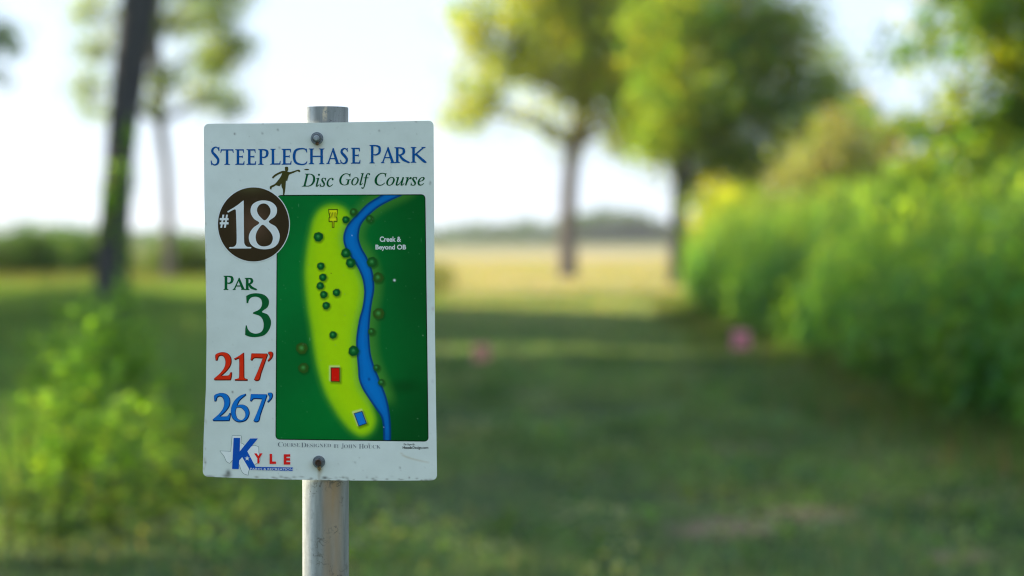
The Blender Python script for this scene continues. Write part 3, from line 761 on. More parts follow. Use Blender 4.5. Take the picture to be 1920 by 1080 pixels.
# ---- course map: printed picture, colour per point of a fine grid
def catmull(P, closed=False, sub=8):
    P = np.array(P, float); n = len(P); out = []
    for i in range(n if closed else n - 1):
        g_ = lambda k: P[k % n] if closed else P[min(max(k, 0), n - 1)]
        a, b_, c_, d_ = g_(i - 1), g_(i), g_(i + 1), g_(i + 2)
        for k in range(sub):
            t_ = k / sub
            out.append(.5 * (2 * b_ + (c_ - a) * t_ + (2 * a - 5 * b_ + 4 * c_ - d_) * t_ ** 2 + (3 * b_ - a - 3 * c_ + d_) * t_ ** 3))
    if not closed: out.append(P[-1])
    return np.array(out)
def sdf(poly, X, Y):           # signed distance, negative inside
    P = np.asarray(poly, float); n = len(P); best = np.full(X.shape, 1e9); ins = np.zeros(X.shape, bool)
    for i in range(n):
        a, b_ = P[i], P[(i + 1) % n]; e = b_ - a; L = e @ e + 1e-9
        t_ = np.clip(((X - a[0]) * e[0] + (Y - a[1]) * e[1]) / L, 0, 1)
        best = np.minimum(best, (X - a[0] - t_ * e[0]) ** 2 + (Y - a[1] - t_ * e[1]) ** 2)
        if a[1] != b_[1]:
            cr = ((a[1] > Y) != (b_[1] > Y)) & (X < (b_[0] - a[0]) * (Y - a[1]) / (b_[1] - a[1]) + a[0]); ins ^= cr
    d = np.sqrt(best); return np.where(ins, -d, d)
def sst(a, b_, x): t_ = np.clip((x - a) / (b_ - a), 0, 1); return t_ * t_ * (3 - 2 * t_)

mw, mh = 284, 461
Wn = np.concatenate([[0, .0008, .002, .0035, .0055], np.linspace(.0075, .9925, 420), [.9945, .9965, .998, .9992, 1]])
U, W = np.meshgrid(np.linspace(0, 1, 266), Wn); nr, nc = U.shape
X0, Y0 = round_squeeze(U, W, mw, mh, 8); U2, W2 = X0 / mw, Y0 / mh
mx, my = quad_map(U2, W2, (519.3, 365.6), (797.5, 364.2), (803.5, 828), (516.5, 824.3))
def ic(c): return ink(c)
cimg = np.zeros(mx.shape + (3,)); 
gl = sst(620, 800, mx) * .75 + .25 * sst(560, 830, my) 
cimg[:] = ic((0, 112, 44))
def over(c, a):
    global cimg
    a = np.clip(a, 0, 1)[..., None]; cimg = cimg * (1 - a) + np.asarray(c) * a
over(ic((0, 74, 24)), gl * .95)
lowf = (np.sin(mx * .021 + 1.2 * np.sin(my * .017)) + np.sin(my * .026 + mx * .01 + 1)) / 2
over(ic((0, 124, 42)), np.clip(lowf, 0, 1) * .45 * (1 - gl)); over(ic((0, 62, 16)), sst(30, 0, np.hypot((mx - 760) * .6, (my - 725) * 1.4)) * .6)
over(ic((0, 62, 20)), np.clip(-lowf, 0, 1) * .3)
LE = [(722, 358), (715, 366), (690, 381.7), (670, 401.7), (653, 420), (645.5, 436), (644, 450), (648, 465), (658, 481.7), (670, 500), (679, 520), (682.5, 537), (683, 553), (680, 576), (674, 598), (669.7, 623), (668, 643), (669.7, 670), (671.7, 692), (673, 710), (679, 727), (690, 745), (705, 767), (715, 782), (718.5, 800), (719, 832)]
RE = [(732.5, 832), (732.5, 801), (730, 773), (725, 748), (718, 728), (710, 708), (701.5, 687), (695, 664), (692.5, 638), (692.5, 613), (694, 591), (697, 568), (701, 546), (701, 528), (697, 505), (688, 483), (678, 465), (673, 450), (672.8, 437), (677, 421), (690, 405), (710, 388), (732, 376), (754, 366), (768, 358)]
creek = np.concatenate([catmull(LE), catmull(RE)])
dc = sdf(creek, mx, my)
fair = catmull([(622, 386), (640, 390), (652, 402), (652, 416), (645, 432), (643, 452), (648, 474), (660, 494), (672, 514), (680, 536), (681, 556), (676, 580), (669, 606), (666, 640), (668, 672), (670, 700), (676, 726), (688, 746), (698, 770), (702, 790), (694, 808), (678, 815), (660, 806), (642, 786), (626, 762), (612, 735), (602, 705), (594, 672), (589, 640), (585, 610), (580, 580), (576, 545), (574, 510), (577, 475), (583, 440), (590, 412), (603, 393)], True)
df = sdf(fair, mx, my)
rightside = (mx > 690) | (my < 470)
g2 = sst(26, -2, dc) * sst(440, 470, my) * (1 - sst(735, 770, my)) * .55 + sst(22, 0, dc) * (1 - sst(440, 470, my)) * .38
over(ic((80, 150, 45)), g2)
over(ic((60, 150, 30)), sst(16, -2, df) * .8)
over(ic((140, 202, 14)), sst(8, -7, df))
over(ic((160, 214, 0)), sst(0, -26, df) * .75)
over(ic((110, 175, 60)), sst(15, 2, dc) * sst(6, -8, df) * .55)
dR = sdf(np.array([(721, 832), (734, 832), (736, 358), (750, 358)]), mx, my) if False else None
over(ic((0, 55, 110)), sst(1.3, -.3, dc))
over(ic((6, 104, 172)), sst(-.6, -5.5, dc)); over(ic((0, 116, 186)), sst(-6, -12, dc) * .6)
over(ic((8, 60, 120)), sst(800, 828, my) * sst(0, -2, dc) * .3)
rs = random.Random(9)
for (tx, ty, r_, br) in [(597, 444, 8.6, 0), (648.5, 412, 6.6, 0), (663, 397.5, 6.6, .5), (693, 410, 6.4, .4), (648.5, 474.5, 8.6, 0), (657.5, 493, 8.6, 0), (697.5, 491.5, 9.4, .2), (709, 520.5, 9.4, .7), (601.5, 499, 6.8, 0), (605.5, 520, 6.8, 0), (600.5, 536, 6.8, 0), (607, 552.5, 6.8, 0), (631, 548.5, 6.8, 0), (611.5, 573, 6.8, 0), (710, 588, 10, .8), (696.5, 621.5, 6.2, .5), (624.5, 628, 6.8, 0), (663, 658, 9.4, 0), (706, 689.5, 6, .4), (715, 717, 6, .4), (566, 653, 10.4, .9), (569, 690, 9.3, .7)]:
    a = np.arctan2(my - ty, mx - tx); ph = rs.uniform(0, 6)
    rr = r_ * (1 + .03 * np.sin(3 * a + ph) + .03 * np.sin(7 * a + ph * 2)) + .3
    over(ic((10, 60, 10)), sst(4, -1, np.hypot(mx - tx - 1.2, my - ty - 2.0) - rr) * .55)
    d = np.hypot(mx - tx, my - ty)
    ec = np.array(ic((8, 80, 30))) * (1 - br) + np.array(ic((48, 82, 22))) * br
    over(ec, sst(.6, -.6, d - rr))
    over(ic((20, 112, 44)) * (1 - br * .4) + np.array(ic((80, 130, 30))) * br * .4, sst(.75, .25, np.hypot(mx - tx + .8, my - ty + .5) / rr) * .85)
    over(ic((80, 165, 90)), sst(.42, .0, np.hypot(mx - tx + .6, my - ty + 1.0) / rr) * (.55 + .2 * np.sin(a * 7 + ph)))
# basket symbol
def box(x0, y0, x1, y1, c, a=1.0):
    d = np.maximum(np.maximum(x0 - mx, mx - x1), np.maximum(y0 - my, my - y1)); over(c, sst(.6, -.6, d) * a)
blk = ic((18, 34, 8)); yel = ic((250, 232, 20))
over(blk, sst(1.3, .1, sdf([(616.2, 392.6), (632.8, 392.6), (632.6, 399.4), (630.6, 408), (632, 408.2), (632, 415.6), (616.8, 415.6), (616.8, 408.2), (618.6, 408), (616.6, 399.4)], mx, my)))
box(622.4, 413, 626.8, 427.2, blk)
box(617.2, 393.7, 631.8, 398, yel); box(618, 409.4, 630.8, 414.2, yel); box(623.9, 413, 625.3, 425.6, yel)
for k in range(5):
    x0 = 618.3 + k * 3.1; x1 = 620.4 + k * 2.1; over(yel, sst(.9, .1, sdf([(x0 - .1, 398), (x0 + .9, 398), (x1 + .6, 409.5), (x1 + .1, 409.5)], mx, my)) * .95)
# tee pads
def pad(q, c, e):
    q = np.array(q); over(ic((30, 70, 0)), sst(5, -1, sdf(q + [1.5, 2], mx, my)) * .6); over(ic((225, 245, 150)), sst(3, 0, sdf(q - [1.6, 2.2], mx, my)) * .6)
    d = sdf(q, mx, my); over(ic(e), sst(.6, -.4, d)); over(ic(c), sst(-1.0, -1.9, d))
pad([(620.2, 689), (637.2, 689), (637.2, 716), (620.2, 715.5)], (232, 24, 8), (70, 10, 6))
pad([(663.3, 775), (679.2, 770.3), (688, 794.2), (672.5, 799.7)], (20, 118, 196), (6, 30, 60))
# chips and scratches in the print
for cx, cy, rx, ry, cc, a in [(739.5, 525.5, 2.3, 2.4, (225, 232, 225), 1), (738, 529, 1.6, 1.6, (30, 50, 40), .8), (692, 711, 2.6, 3.2, (10, 50, 110), .7), (660, 441.5, 1.2, 1.2, (150, 200, 220), .7), (621, 512.5, 1.2, 1, (60, 100, 0), .9), (560, 385, .8, 3, (80, 160, 110), .5), (581, 636, .8, 3, (110, 170, 120), .6), (793, 629, 1.2, 1.2, (120, 170, 130), .6), (783, 785, 1.4, 1, (110, 160, 120), .6), (719.5, 801, 1, 1, (160, 200, 210), .7), (790, 450, 1, 4, (60, 130, 80), .5), (768, 410, 4, .8, (50, 120, 70), .5)]:
    over(ic(cc), a * np.exp(-(((mx - cx) / rx) ** 2 + ((my - cy) / ry) ** 2) ** 1.5))
for k in range(60):
    cx, cy = rs.uniform(520, 800), rs.uniform(368, 824); over(ic((90, 150, 110)), rs.uniform(.1, .35) * np.exp(-(((mx - cx) / 1.1) ** 2 + ((my - cy) / 1.1) ** 2)))
# dark keyline around the map
ex = np.minimum(X0 - (X0 * 0 + np.where(True, 0, 0)), 1e9)
dedge = np.minimum(np.minimum(U * (mw), (1 - U) * mw), np.minimum(Y0, mh - Y0))
over(ic((8, 26, 14)), sst(2.3, 1.2, dedge))
me = mesh_np('course_map', sp3(mx, my, .00022).reshape(-1, 3), grid_faces(nr, nc), 4, smooth=True, cols=np.clip(cimg, .002, .85).reshape(-1, 3))
link('course_map', me, panel, mat_vcol('printed_map', .3))

# ---- vector shapes on the panel
def poly_mesh(loops):
    """list of closed loops (photo pixels); holes cut by even-odd -> (verts2d, tris)"""
    cu = bpy.data.curves.new('tmp', 'CURVE'); cu.dimensions = '2D'; cu.fill_mode = 'FRONT'
    for lp in loops:
        s = cu.splines.new('POLY'); s.points.add(len(lp) - 1); s.use_cyclic_u = True
        for k, q in enumerate(lp): s.points[k].co = (q[0], -q[1], 0, 1)
    ob = bpy.data.objects.new('tmp', cu)
    m = bpy.data.meshes.new_from_object(ob)
    v = np.array([tuple(x.co) for x in m.vertices]); f = [tuple(p.vertices) for p in m.polygons]
    bpy.data.objects.remove(ob); bpy.data.meshes.remove(m); bpy.data.curves.remove(cu)
    return v[:, 0], -v[:, 1], f

def glyph_mesh(body, offset=0.0, size=1.0):
    cu = bpy.data.curves.new('tmp', 'FONT'); cu.body = body; cu.offset = offset; cu.resolution_u = 8
    ob = bpy.data.objects.new('tmp', cu); m = bpy.data.meshes.new_from_object(ob)
    v = np.array([tuple(x.co) for x in m.vertices]).reshape(-1, 3); f = [tuple(p.vertices) for p in m.polygons]
    bpy.data.objects.remove(ob); bpy.data.meshes.remove(m); bpy.data.curves.remove(cu)
    return v[:, 0], v[:, 1], f

class Ink:
    """collects flat shapes of one printed colour; sits a hair above the panel"""
    def __init__(s): s.V = []; s.F = []; s.n = 0
    def add(s, x, y, f, off):
        P = sp3(x, y, off); s.V.append(P); s.F += [tuple(i + s.n for i in q) for q in f]; s.n += len(P)
        return s
    def loops(s, loops, off=.0003): return s.add(*poly_mesh(loops), off)
    def text(s, body, x0, y0, x1, y1, w_=0.0, off=.0003, slope=0.0, skew=0.0):
        x, y, f = glyph_mesh(body, w_)
        u = (x - x.min()) / (x.max() - x.min()); v = (y.max() - y) / (y.max() - y.min())
        X = x0 + u * (x1 - x0) + skew * (1 - v) * (y1 - y0); Yp = y0 + v * (y1 - y0) + slope * u
        return s.add(X, Yp, f, off)
    def build(s, name, mat, parent):
        V = np.concatenate(s.V); me = bpy.data.meshes.new(name)
        me.from_pydata([tuple(v) for v in V], [], s.F); me.update()
        return link(name, me, parent, mat)

def mb(s, b=0x1D400, d=0x1D7CE):    # letters of the bold serif alphabet
    return ''.join(chr(b + ord(c) - 65) if 'A' <= c <= 'Z' else chr(b + 26 + ord(c) - 97) if 'a' <= c <= 'z' else chr(d + ord(c) - 48) if c.isdigit() else c for c in s)
def mi(s): return mb(s, 0x1D434)
def mbi(s): return mb(s, 0x1D468)

def trace(spec, ox, oy, k=6.0, sub=7):
    """spec: list of (x, y) smooth or (x, y, 1) corner points in zoomed pixels -> dense loop in photo pixels"""
    n = len(spec); P = [np.array(q[:2], float) for q in spec]; cr = [len(q) > 2 for q in spec]; out = []
    for i in range(n):
        b_, c_ = P[i], P[(i + 1) % n]
        a = b_ - (c_ - b_) * .0 if cr[i] else P[i - 1]; d_ = c_ if cr[(i + 1) % n] else P[(i + 2) % n]
        m0 = (c_ - b_) if cr[i] else (c_ - a) * .5
        m1 = (c_ - b_) if cr[(i + 1) % n] else (d_ - b_) * .5
        for q in range(sub):
            t_ = q / sub; t2, t3 = t_ * t_, t_ ** 3
            out.append((2 * t3 - 3 * t2 + 1) * b_ + (t3 - 2 * t2 + t_) * m0 + (-2 * t3 + 3 * t2) * c_ + (t3 - t2) * m1)
    out = np.array(out); return out / k + [ox, oy]

BLUE = mat_print('blue_ink', ink((6, 78, 138))); GREEN = mat_print('green_ink', ink((0, 78, 40)))
WHITE = mat_print('white_ink', np.array([.76, .78, .76])); RED = mat_print('red_ink', ink((222, 46, 14)))
REDK = mat_print('dark_red_ink', ink((92, 18, 8))); BLUE2 = mat_print('bright_blue_ink', ink((14, 112, 190))); BLUEK = mat_print('navy_ink', ink((4, 38, 84)))
GREY = mat_print('grey_ink', ink((104, 120, 120))); BLACK = mat_print('black_ink', ink((22, 26, 24))); OLIVE = mat_print('olive_ink', ink((60, 64, 24)))
GREEN3 = mat_print('deep_green_ink', ink((0, 88, 40))); GRK = mat_print('green_key_ink', ink((0, 50, 24)))

# title : roman capitals drawn stroke by stroke
class Caps:
    def __init__(s, T, th=4.7, tn=2.5, sf=3.0, off=.0003): s.T, s.th, s.tn, s.sf, s.off, s.k = T, th, tn, sf, off, 0
    def poly(s, P, quads=None):
        s.k += 1; P = np.array(P, float)
        if quads is None: s.T.loops([P], s.off + s.k * 2e-6)
        else: s.T.add(P[:, 0], P[:, 1], quads, s.off + s.k * 2e-6)
    def stroke(s, pts, ws, smooth=True):
        P = catmull(pts, False, 8) if smooth else np.array(pts, float); n = len(P)
        w_ = np.interp(np.linspace(0, 1, n), np.linspace(0, 1, len(ws)), ws)
        t_ = np.gradient(P, axis=0); t_ /= np.linalg.norm(t_, axis=1, keepdims=True); N = np.stack([-t_[:, 1], t_[:, 0]], -1)
        V = np.concatenate([P + N * w_[:, None] / 2, P - N * w_[:, None] / 2]); s.poly(V, [(i, i + 1, n + i + 1, n + i) for i in range(n - 1)])
    def serif(s, x, y, d, hw=None, w=None, l=1, r=1):
        hw = hw or s.sf + s.th / 2; w = (w or s.th) / 2
        s.poly([(x - (hw if l else w), y), (x + (hw if r else w), y), (x + (hw if r else w), y - d * .8), (x + w + .25, y - d * 2.3), (x - w - .25, y - d * 2.3), (x - (hw if l else w), y - d * .8)])
    def stem(s, x, y0, y1, w=None, **kw):
        w = w or s.th; s.poly([(x - w / 2, y0 + .4), (x + w / 2, y0 + .4), (x + w / 2, y1 - .4), (x - w / 2, y1 - .4)]); s.serif(x, y0, -1, w=w, **kw); s.serif(x, y1, 1, w=w, **kw)
    def arm(s, x0, x1, y, d, h):      # horizontal arm with a wedge at its end turning by d
        t_ = s.tn; s.poly([(x0, y - t_ / 2), (x1, y - t_ / 2), (x1, y + t_ / 2), (x0, y + t_ / 2)])
        if d: s.poly([(x1 - 2.6, y), (x1, y - d * t_ / 2), (x1 + .5, y + d * h), (x1 - .6, y + d * h)])
        else: s.poly([(x1 - 1.8, y), (x1 + .2, y - h), (x1 + .6, y), (x1 + .2, y + h)])
    def put(s, ch, x0, y0, x1, y1):
        th, tn, sf = s.th, s.tn, s.sf; w = x1 - x0; h = y1 - y0; xs_ = x0 + sf + th / 2; t2 = tn / 2
        if ch == 'T': s.arm(x0 + w / 2, x1 - .6, y0 + t2, 1, h * .2); m = 2 * (x0 + w / 2) - 0; s.poly([(x0 + .6, y0), (x0 + w / 2, y0), (x0 + w / 2, y0 + tn), (x0 + .6, y0 + tn)]); s.poly([(x0 + 3.2, y0 + t2), (x0 + .6, y0), (x0 - .3, y0 + t2 + h * .2), (x0 + .9, y0 + t2 + h * .2)]); s.poly([(x0 + w / 2 - th / 2, y0 + .3), (x0 + w / 2 + th / 2, y0 + .3), (x0 + w / 2 + th / 2, y1 - .4), (x0 + w / 2 - th / 2, y1 - .4)]); s.serif(x0 + w / 2, y1, 1)
        elif ch in 'EL':
            s.stem(xs_, y0, y1, r=(ch == 'L')); s.arm(xs_, x1 - .3, y1 - t2, -1, h * .2)
            if ch == 'E': s.arm(xs_, x1 - 1.2, y0 + t2, 1, h * .19); s.arm(xs_, x1 - w * .2, y0 + h * .48, 0, h * .1)
        elif ch in 'PR':
            s.stem(xs_, y0, y1); yb = y0 + h * (.56 if ch == 'P' else .52); X = x1 - th / 2 - (0 if ch == 'P' else w * .32)
            s.stroke([(xs_ - 1, y0 + t2), (xs_ + (X - xs_) * .45, y0 + t2), (X - th * .25, y0 + h * .11), (X, y0 + h * .27), (X - th * .3, yb - h * .12), (xs_ + (X - xs_) * .5, yb - t2 * .6), (xs_ + (1.5 if ch == 'P' else 0), yb - t2 * (1.3 if ch == 'P' else 1))], [tn, tn, th * .85, th * 1.08, th * .85, tn, tn * .8])
            if ch == 'R': s.stroke([(xs_ + (X - xs_) * .35, yb - 1), (X - w * .05, y1 - h * .22), (x1 - 1.6, y1 - .6)], [th * .7, th * 1.02, th * .6]); s.poly([(x1 - w * .18, y1), (x1, y1), (x1, y1 - .8), (x1 - w * .14, y1 - 2.4)])
        elif ch == 'H': s.stem(xs_, y0, y1); s.stem(x1 - sf - th / 2, y0, y1); s.poly([(xs_, y0 + h * .5 - t2), (x1 - sf - th / 2, y0 + h * .5 - t2), (x1 - sf - th / 2, y0 + h * .5 + t2), (xs_, y0 + h * .5 + t2)])
        elif ch == 'A':
            ax = x0 + w * .5; lx = x0 + sf + .6; rx = x1 - sf - th * .35
            s.poly([(ax - .6, y0), (ax + 1.2, y0 + 1), (lx + tn * .55, y1 - .5), (lx - tn * .55, y1 - .5)]); s.poly([(ax - .8, y0 - .6), (ax + .9, y0 - .6), (rx + th * .55, y1 - .5), (rx - th * .55, y1 - .5), (ax - 2, y0 + 3.2)])
            s.poly([(x0 + w * .3, y0 + h * .62), (x0 + w * .72, y0 + h * .62), (x0 + w * .72, y0 + h * .62 + tn * .85), (x0 + w * .3, y0 + h * .62 + tn * .85)]); s.serif(lx, y1, 1, hw=sf + .6, w=tn); s.serif(rx, y1, 1, hw=sf + th * .4)
        elif ch == 'C':
            cx = x0 + w * .56; s.stroke([(x1 - 1.2, y0 + h * .17), (x1 - w * .16, y0 + h * .06), (cx, y0 + t2 * .9), (x0 + w * .2, y0 + h * .15), (x0 + th / 2, y0 + h * .5), (x0 + w * .2, y0 + h * .84), (cx, y1 - t2 * .9), (x1 - w * .14, y1 - h * .07), (x1 - .6, y1 - h * .19)], [tn, tn, tn * 1.1, th * .95, th * 1.12, th * .95, tn * 1.1, tn, tn * .7])
            s.poly([(x1 - 3, y0 + h * .09), (x1 - .8, y0 + .3), (x1 - .1, y0 + h * .26), (x1 - 1.4, y0 + h * .26)]); s.poly([(x1 - 3.2, y1 - h * .10), (x1 - .4, y1 - h * .24), (x1 + .2, y1 - h * .23), (x1 - .9, y1 - h * .08)])
        elif ch == 'S':
            s.stroke([(x1 - w * .14, y0 + h * .13), (x0 + w * .58, y0 + t2), (x0 + w * .24, y0 + h * .13), (x0 + w * .20, y0 + h * .30), (x0 + w * .52, y0 + h * .48), (x1 - w * .19, y0 + h * .68), (x1 - w * .25, y0 + h * .88), (x0 + w * .42, y1 - t2), (x0 + w * .1, y1 - h * .12)], [tn * .8, tn * .9, th * .85, th * .95, th * 1.1, th * .98, th * .85, tn, tn * .9])
            s.poly([(x1 - w * .25, y0 + h * .08), (x1 - w * .06, y0 + .2), (x1 - w * .05, y0 + h * .24), (x1 - w * .14, y0 + h * .24)]); s.poly([(x0 + w * .2, y1 - h * .1), (x0 + w * .06, y1 - .2), (x0, y1 - h * .26), (x0 + w * .09, y1 - h * .27)])
        elif ch == 'K':
            s.stem(xs_, y0, y1); s.stroke([(x1 - w * .2, y0 + 1), (xs_ + th / 2 - .4, y0 + h * .52)], [tn, tn * 1.1], False); s.serif(x1 - w * .2, y0, -1, hw=sf + 1, w=tn * 1.3)
            s.stroke([(xs_ + w * .14, y0 + h * .44), (x1 - w * .22, y1 - h * .14), (x1 - 1.2, y1 - .6)], [th * .8, th * 1.05, th * .6]); s.poly([(x1 - w * .2, y1), (x1, y1), (x1, y1 - .8), (x1 - w * .13, y1 - 2.4)])
T = Ink(); K_ = Caps(T)
for ch, x0, y0, x1, y1 in [('S', 395, 274.6, 412.3, 310.5), ('T', 413.5, 279.8, 438.2, 309), ('E', 440.8, 279.8, 458.3, 309), ('E', 462, 279.7, 480, 309), ('P', 483.8, 279.5, 503.5, 308.9), ('L', 506.5, 279, 526, 308.7), ('E', 527.8, 279, 546.4, 308.7),
                           ('C', 549, 277.6, 576, 309.4), ('H', 578.6, 278.4, 608.4, 307.8), ('A', 611.5, 278, 637.8, 307.5), ('S', 637.8, 277, 652.8, 307.8), ('E', 657.8, 277, 675.6, 306.8),
                           ('P', 692.5, 271.8, 714.3, 306.2), ('A', 713.8, 276, 741.2, 305.8), ('R', 739.5, 276, 769, 305.4), ('K', 770, 275.6, 800, 305)]:
    K_.put(ch, x0, y0, x1, y1)
T.build('title_lettering', BLUE, panel)
T = Ink(); T.text(mi('Disc'), 566, 325.6, 625.5, 350.2, .006); T.text(mi('Golf'), 636, 324.4, 694, 354, .006); T.text(mi('Course'), 702.3, 324, 796.3, 348.2, .006)
T.build('subtitle_lettering', GREEN, panel)

# thrower
T = Ink()
T.loops([trace([(985, 800, 1), (1003, 795), (1020, 800), (1022, 832), (1012, 848, 1), (1040, 855), (1090, 842), (1128, 830), (1150, 832), (1158, 850), (1142, 855), (1125, 846), (1080, 866), (1035, 885), (1022, 915), (1012, 952, 1), (996, 955, 1), (993, 1010), (988, 1060), (978, 1116, 1), (964, 1114, 1), (962, 1055), (948, 1020), (945, 985, 1), (925, 1016, 1), (885, 1004, 1), (860, 1020), (840, 1030), (830, 1056, 1), (814, 1040, 1), (822, 1014), (870, 990), (900, 958), (935, 912), (955, 868, 1), (920, 880), (880, 904), (852, 927), (842, 914), (868, 886), (910, 862), (955, 843), (988, 843, 1)], 370, 180)])
T.loops([np.array([(575 + 4.6 * math.cos(a), 317.8 + 1.25 * math.sin(a)) for a in np.linspace(0, 2 * math.pi, 24, endpoint=False)])])
T.build('thrower_silhouette', OLIVE, panel)

# number badge
def ell(cx, cy, rx, ry, n=96): return np.array([(cx + rx * math.cos(a), cy + ry * math.sin(a)) for a in np.linspace(0, 2 * math.pi, n, endpoint=False)])
def disc_grid(cx, cy, rx, ry, off, nr_=24, na=96):
    A, Rr = np.meshgrid(np.linspace(0, 2 * np.pi, na + 1), np.linspace(0.0001, 1, nr_)); return cx + rx * Rr * np.cos(A), cy + ry * Rr * np.sin(A)
x_, y_ = disc_grid(475.3, 420.8, 68.3, 71.0, 0)
badge_rim = link('badge_rim', mesh_np('badge_rim', sp3(x_, y_, .00036).reshape(-1, 3), grid_faces(*x_.shape)[:, ::-1], 4, smooth=True), panel, WHITE)
x_, y_ = disc_grid(475.3, 420.8, 66.6, 69.4, 0)
rr_ = np.hypot((x_ - 475) / 67, (y_ - 421) / 70)
cb = ink((50, 44, 26)) * (1 - sst(.75, 0, rr_)[..., None]) + ink((80, 66, 48)) * sst(.75, 0, rr_)[..., None]
k_ = np.exp(-(((x_ - 468) / 26) ** 2 + ((y_ - 352) / 10) ** 2))[..., None] * .6; cb = cb * (1 - k_) + ink((74, 78, 44)) * k_
link('number_badge', mesh_np('number_badge', sp3(x_, y_, .00048).reshape(-1, 3), grid_faces(*x_.shape)[:, ::-1], 4, smooth=True, cols=cb.reshape(-1, 3)), panel, mat_vcol('badge_ink', .3))
T = Ink(); o_ = .0007
T.loops([trace([(462, 217, 1), (463, 400), (466, 660), (476, 712), (502, 736), (540, 739), (548, 747), (540, 755, 1), (304, 756, 1), (298, 748), (306, 740), (344, 737), (372, 716), (382, 670), (380, 500), (374, 345), (370, 320), (352, 318), (284, 354, 1), (277, 338, 1), (380, 275), (448, 222)], 380, 340)], o_)
T.loops([trace([(690, 214), (770, 232), (824, 280), (836, 340), (812, 396), (744, 455), (822, 510), (860, 575), (866, 635), (846, 700), (790, 748), (700, 765), (602, 750), (540, 705), (519, 640), (530, 580), (572, 520), (636, 468), (578, 422), (544, 366), (540, 310), (564, 258), (620, 224)], 380, 340),
         trace([(690, 249), (736, 270), (763, 322), (752, 380), (700, 438), (648, 400), (618, 356), (613, 308), (640, 264)], 380, 340),
         trace([(675, 489), (742, 545), (783, 606), (787, 660), (757, 714), (690, 733), (636, 718), (604, 674), (597, 612), (620, 548)], 380, 340)], o_)
T.text('#', 412, 402.5, 428.5, 427, .03, o_)
T.build('hole_number', WHITE, panel)

# par
T = Ink()
for ch, x0, y0, x1, y1 in [('P', 419, 517, 438, 543.6), ('A', 436.3, 521.4, 460.3, 543.6), ('R', 458.8, 521, 482.5, 543.8)]: (K_ if ch != 'P' else [K_ := Caps(T, 5.0, 2.5, 2.2)][0]).put(ch, x0, y0, x1, y1)
T.loops([trace([(494, 410, 1), (490, 330, 1), (540, 306), (612, 299), (690, 316), (738, 362), (746, 410), (726, 460), (668, 508), (730, 538), (764, 596), (768, 650), (742, 720), (690, 772), (604, 792), (530, 788), (478, 768, 1), (480, 700), (486, 658, 1), (497, 662, 1), (510, 705), (545, 740), (600, 753), (652, 738), (680, 700), (686, 640), (668, 582), (632, 550), (572, 530), (566, 520), (576, 510), (620, 492), (652, 464), (667, 424), (662, 378), (638, 350), (600, 338), (552, 345), (522, 374), (512, 410, 1)], 380, 500)])
T.build('par_lettering', GREEN3, panel)

# distances
TWO = [(206, 210, 1), (202, 160), (210, 142), (240, 128), (282, 121), (335, 133), (370, 172), (379, 222), (366, 276), (322, 335), (264, 385, 1), (335, 384), (358, 374), (372, 347, 1), (385, 347, 1), (382, 388), (372, 431, 1), (195, 432, 1), (186, 418, 1), (250, 362), (298, 302), (316, 245), (311, 196), (292, 164), (262, 155), (236, 170), (223, 210, 1)]
SEV = [(608, 134, 1), (780, 137, 1), (788, 150, 1), (742, 280), (714, 360), (696, 426), (662, 440), (638, 426, 1), (676, 340), (736, 186, 1), (660, 182), (632, 188), (613, 212, 1), (599, 204, 1)]
ONE = [(520, 124, 1), (522, 260), (523, 390), (532, 414), (560, 424, 1), (561, 436, 1), (424, 436, 1), (421, 425, 1), (450, 418), (469, 402), (472, 300), (471, 196), (462, 188), (426, 204, 1), (413, 192, 1), (470, 160)]
APO = [(800, 116, 1), (832, 116), (848, 138), (838, 180), (800, 222, 1), (791, 213, 1), (812, 180), (812, 152), (798, 134)]
SIX = [(540, 588, 1), (476, 612), (418, 664), (384, 735), (378, 800), (394, 858), (432, 894), (480, 904), (540, 887), (574, 842), (581, 790), (557, 737), (512, 712), (472, 712), (448, 722, 1), (458, 690), (484, 652), (543, 602, 1)]
SIXH = [(462, 742), (500, 752), (532, 790), (538, 838), (512, 876), (478, 882), (446, 858), (430, 805), (438, 752)]
def shift(sp_, dx, dy, sx=1, sy=1, cx=0, cy=0): return [(((q[0] - cx) * sx + cx + dx), ((q[1] - cy) * sy + cy + dy)) + tuple(q[2:]) for q in sp_]
def grown(lp, d):
    n_ = len(lp); a = np.roll(lp, 1, 0); b_ = np.roll(lp, -1, 0); t_ = b_ - a; t_ /= (np.linalg.norm(t_, axis=1, keepdims=True) + 1e-9)
    area = 0.5 * np.sum(lp[:, 0] * b_[:, 1] - b_[:, 0] * lp[:, 1]); s = 1 if area > 0 else -1
    return lp + np.stack([t_[:, 1], -t_[:, 0]], -1) * d * s
def bevelled(shapes, nm, top, dark):
    D = Ink(); T = Ink()
    for k, lps in enumerate(shapes):
        L = [trace(q, 370, 640) for q in lps]
        D.loops([grown(L[0], .7) + [.55, .75]] + [grown(q, -.2) + [.3, .4] for q in L[1:]], .00030 + k * .00001)
        T.loops([grown(L[0], -.45)] + [grown(q, .45) for q in L[1:]], .00042)
    T.build(nm, top, panel); D.build(nm + '_shadow', dark, panel)
bevelled([[TWO], [ONE], [SEV], [APO]], 'short_distance', RED, REDK)
bevelled([[shift(TWO, -14, 459)], [SIX, SIXH], [shift(SEV, -6, 458, 1.0, 1.02, 608, 134)], [shift(APO, -4, 461)]], 'long_distance', BLUE2, BLUEK)

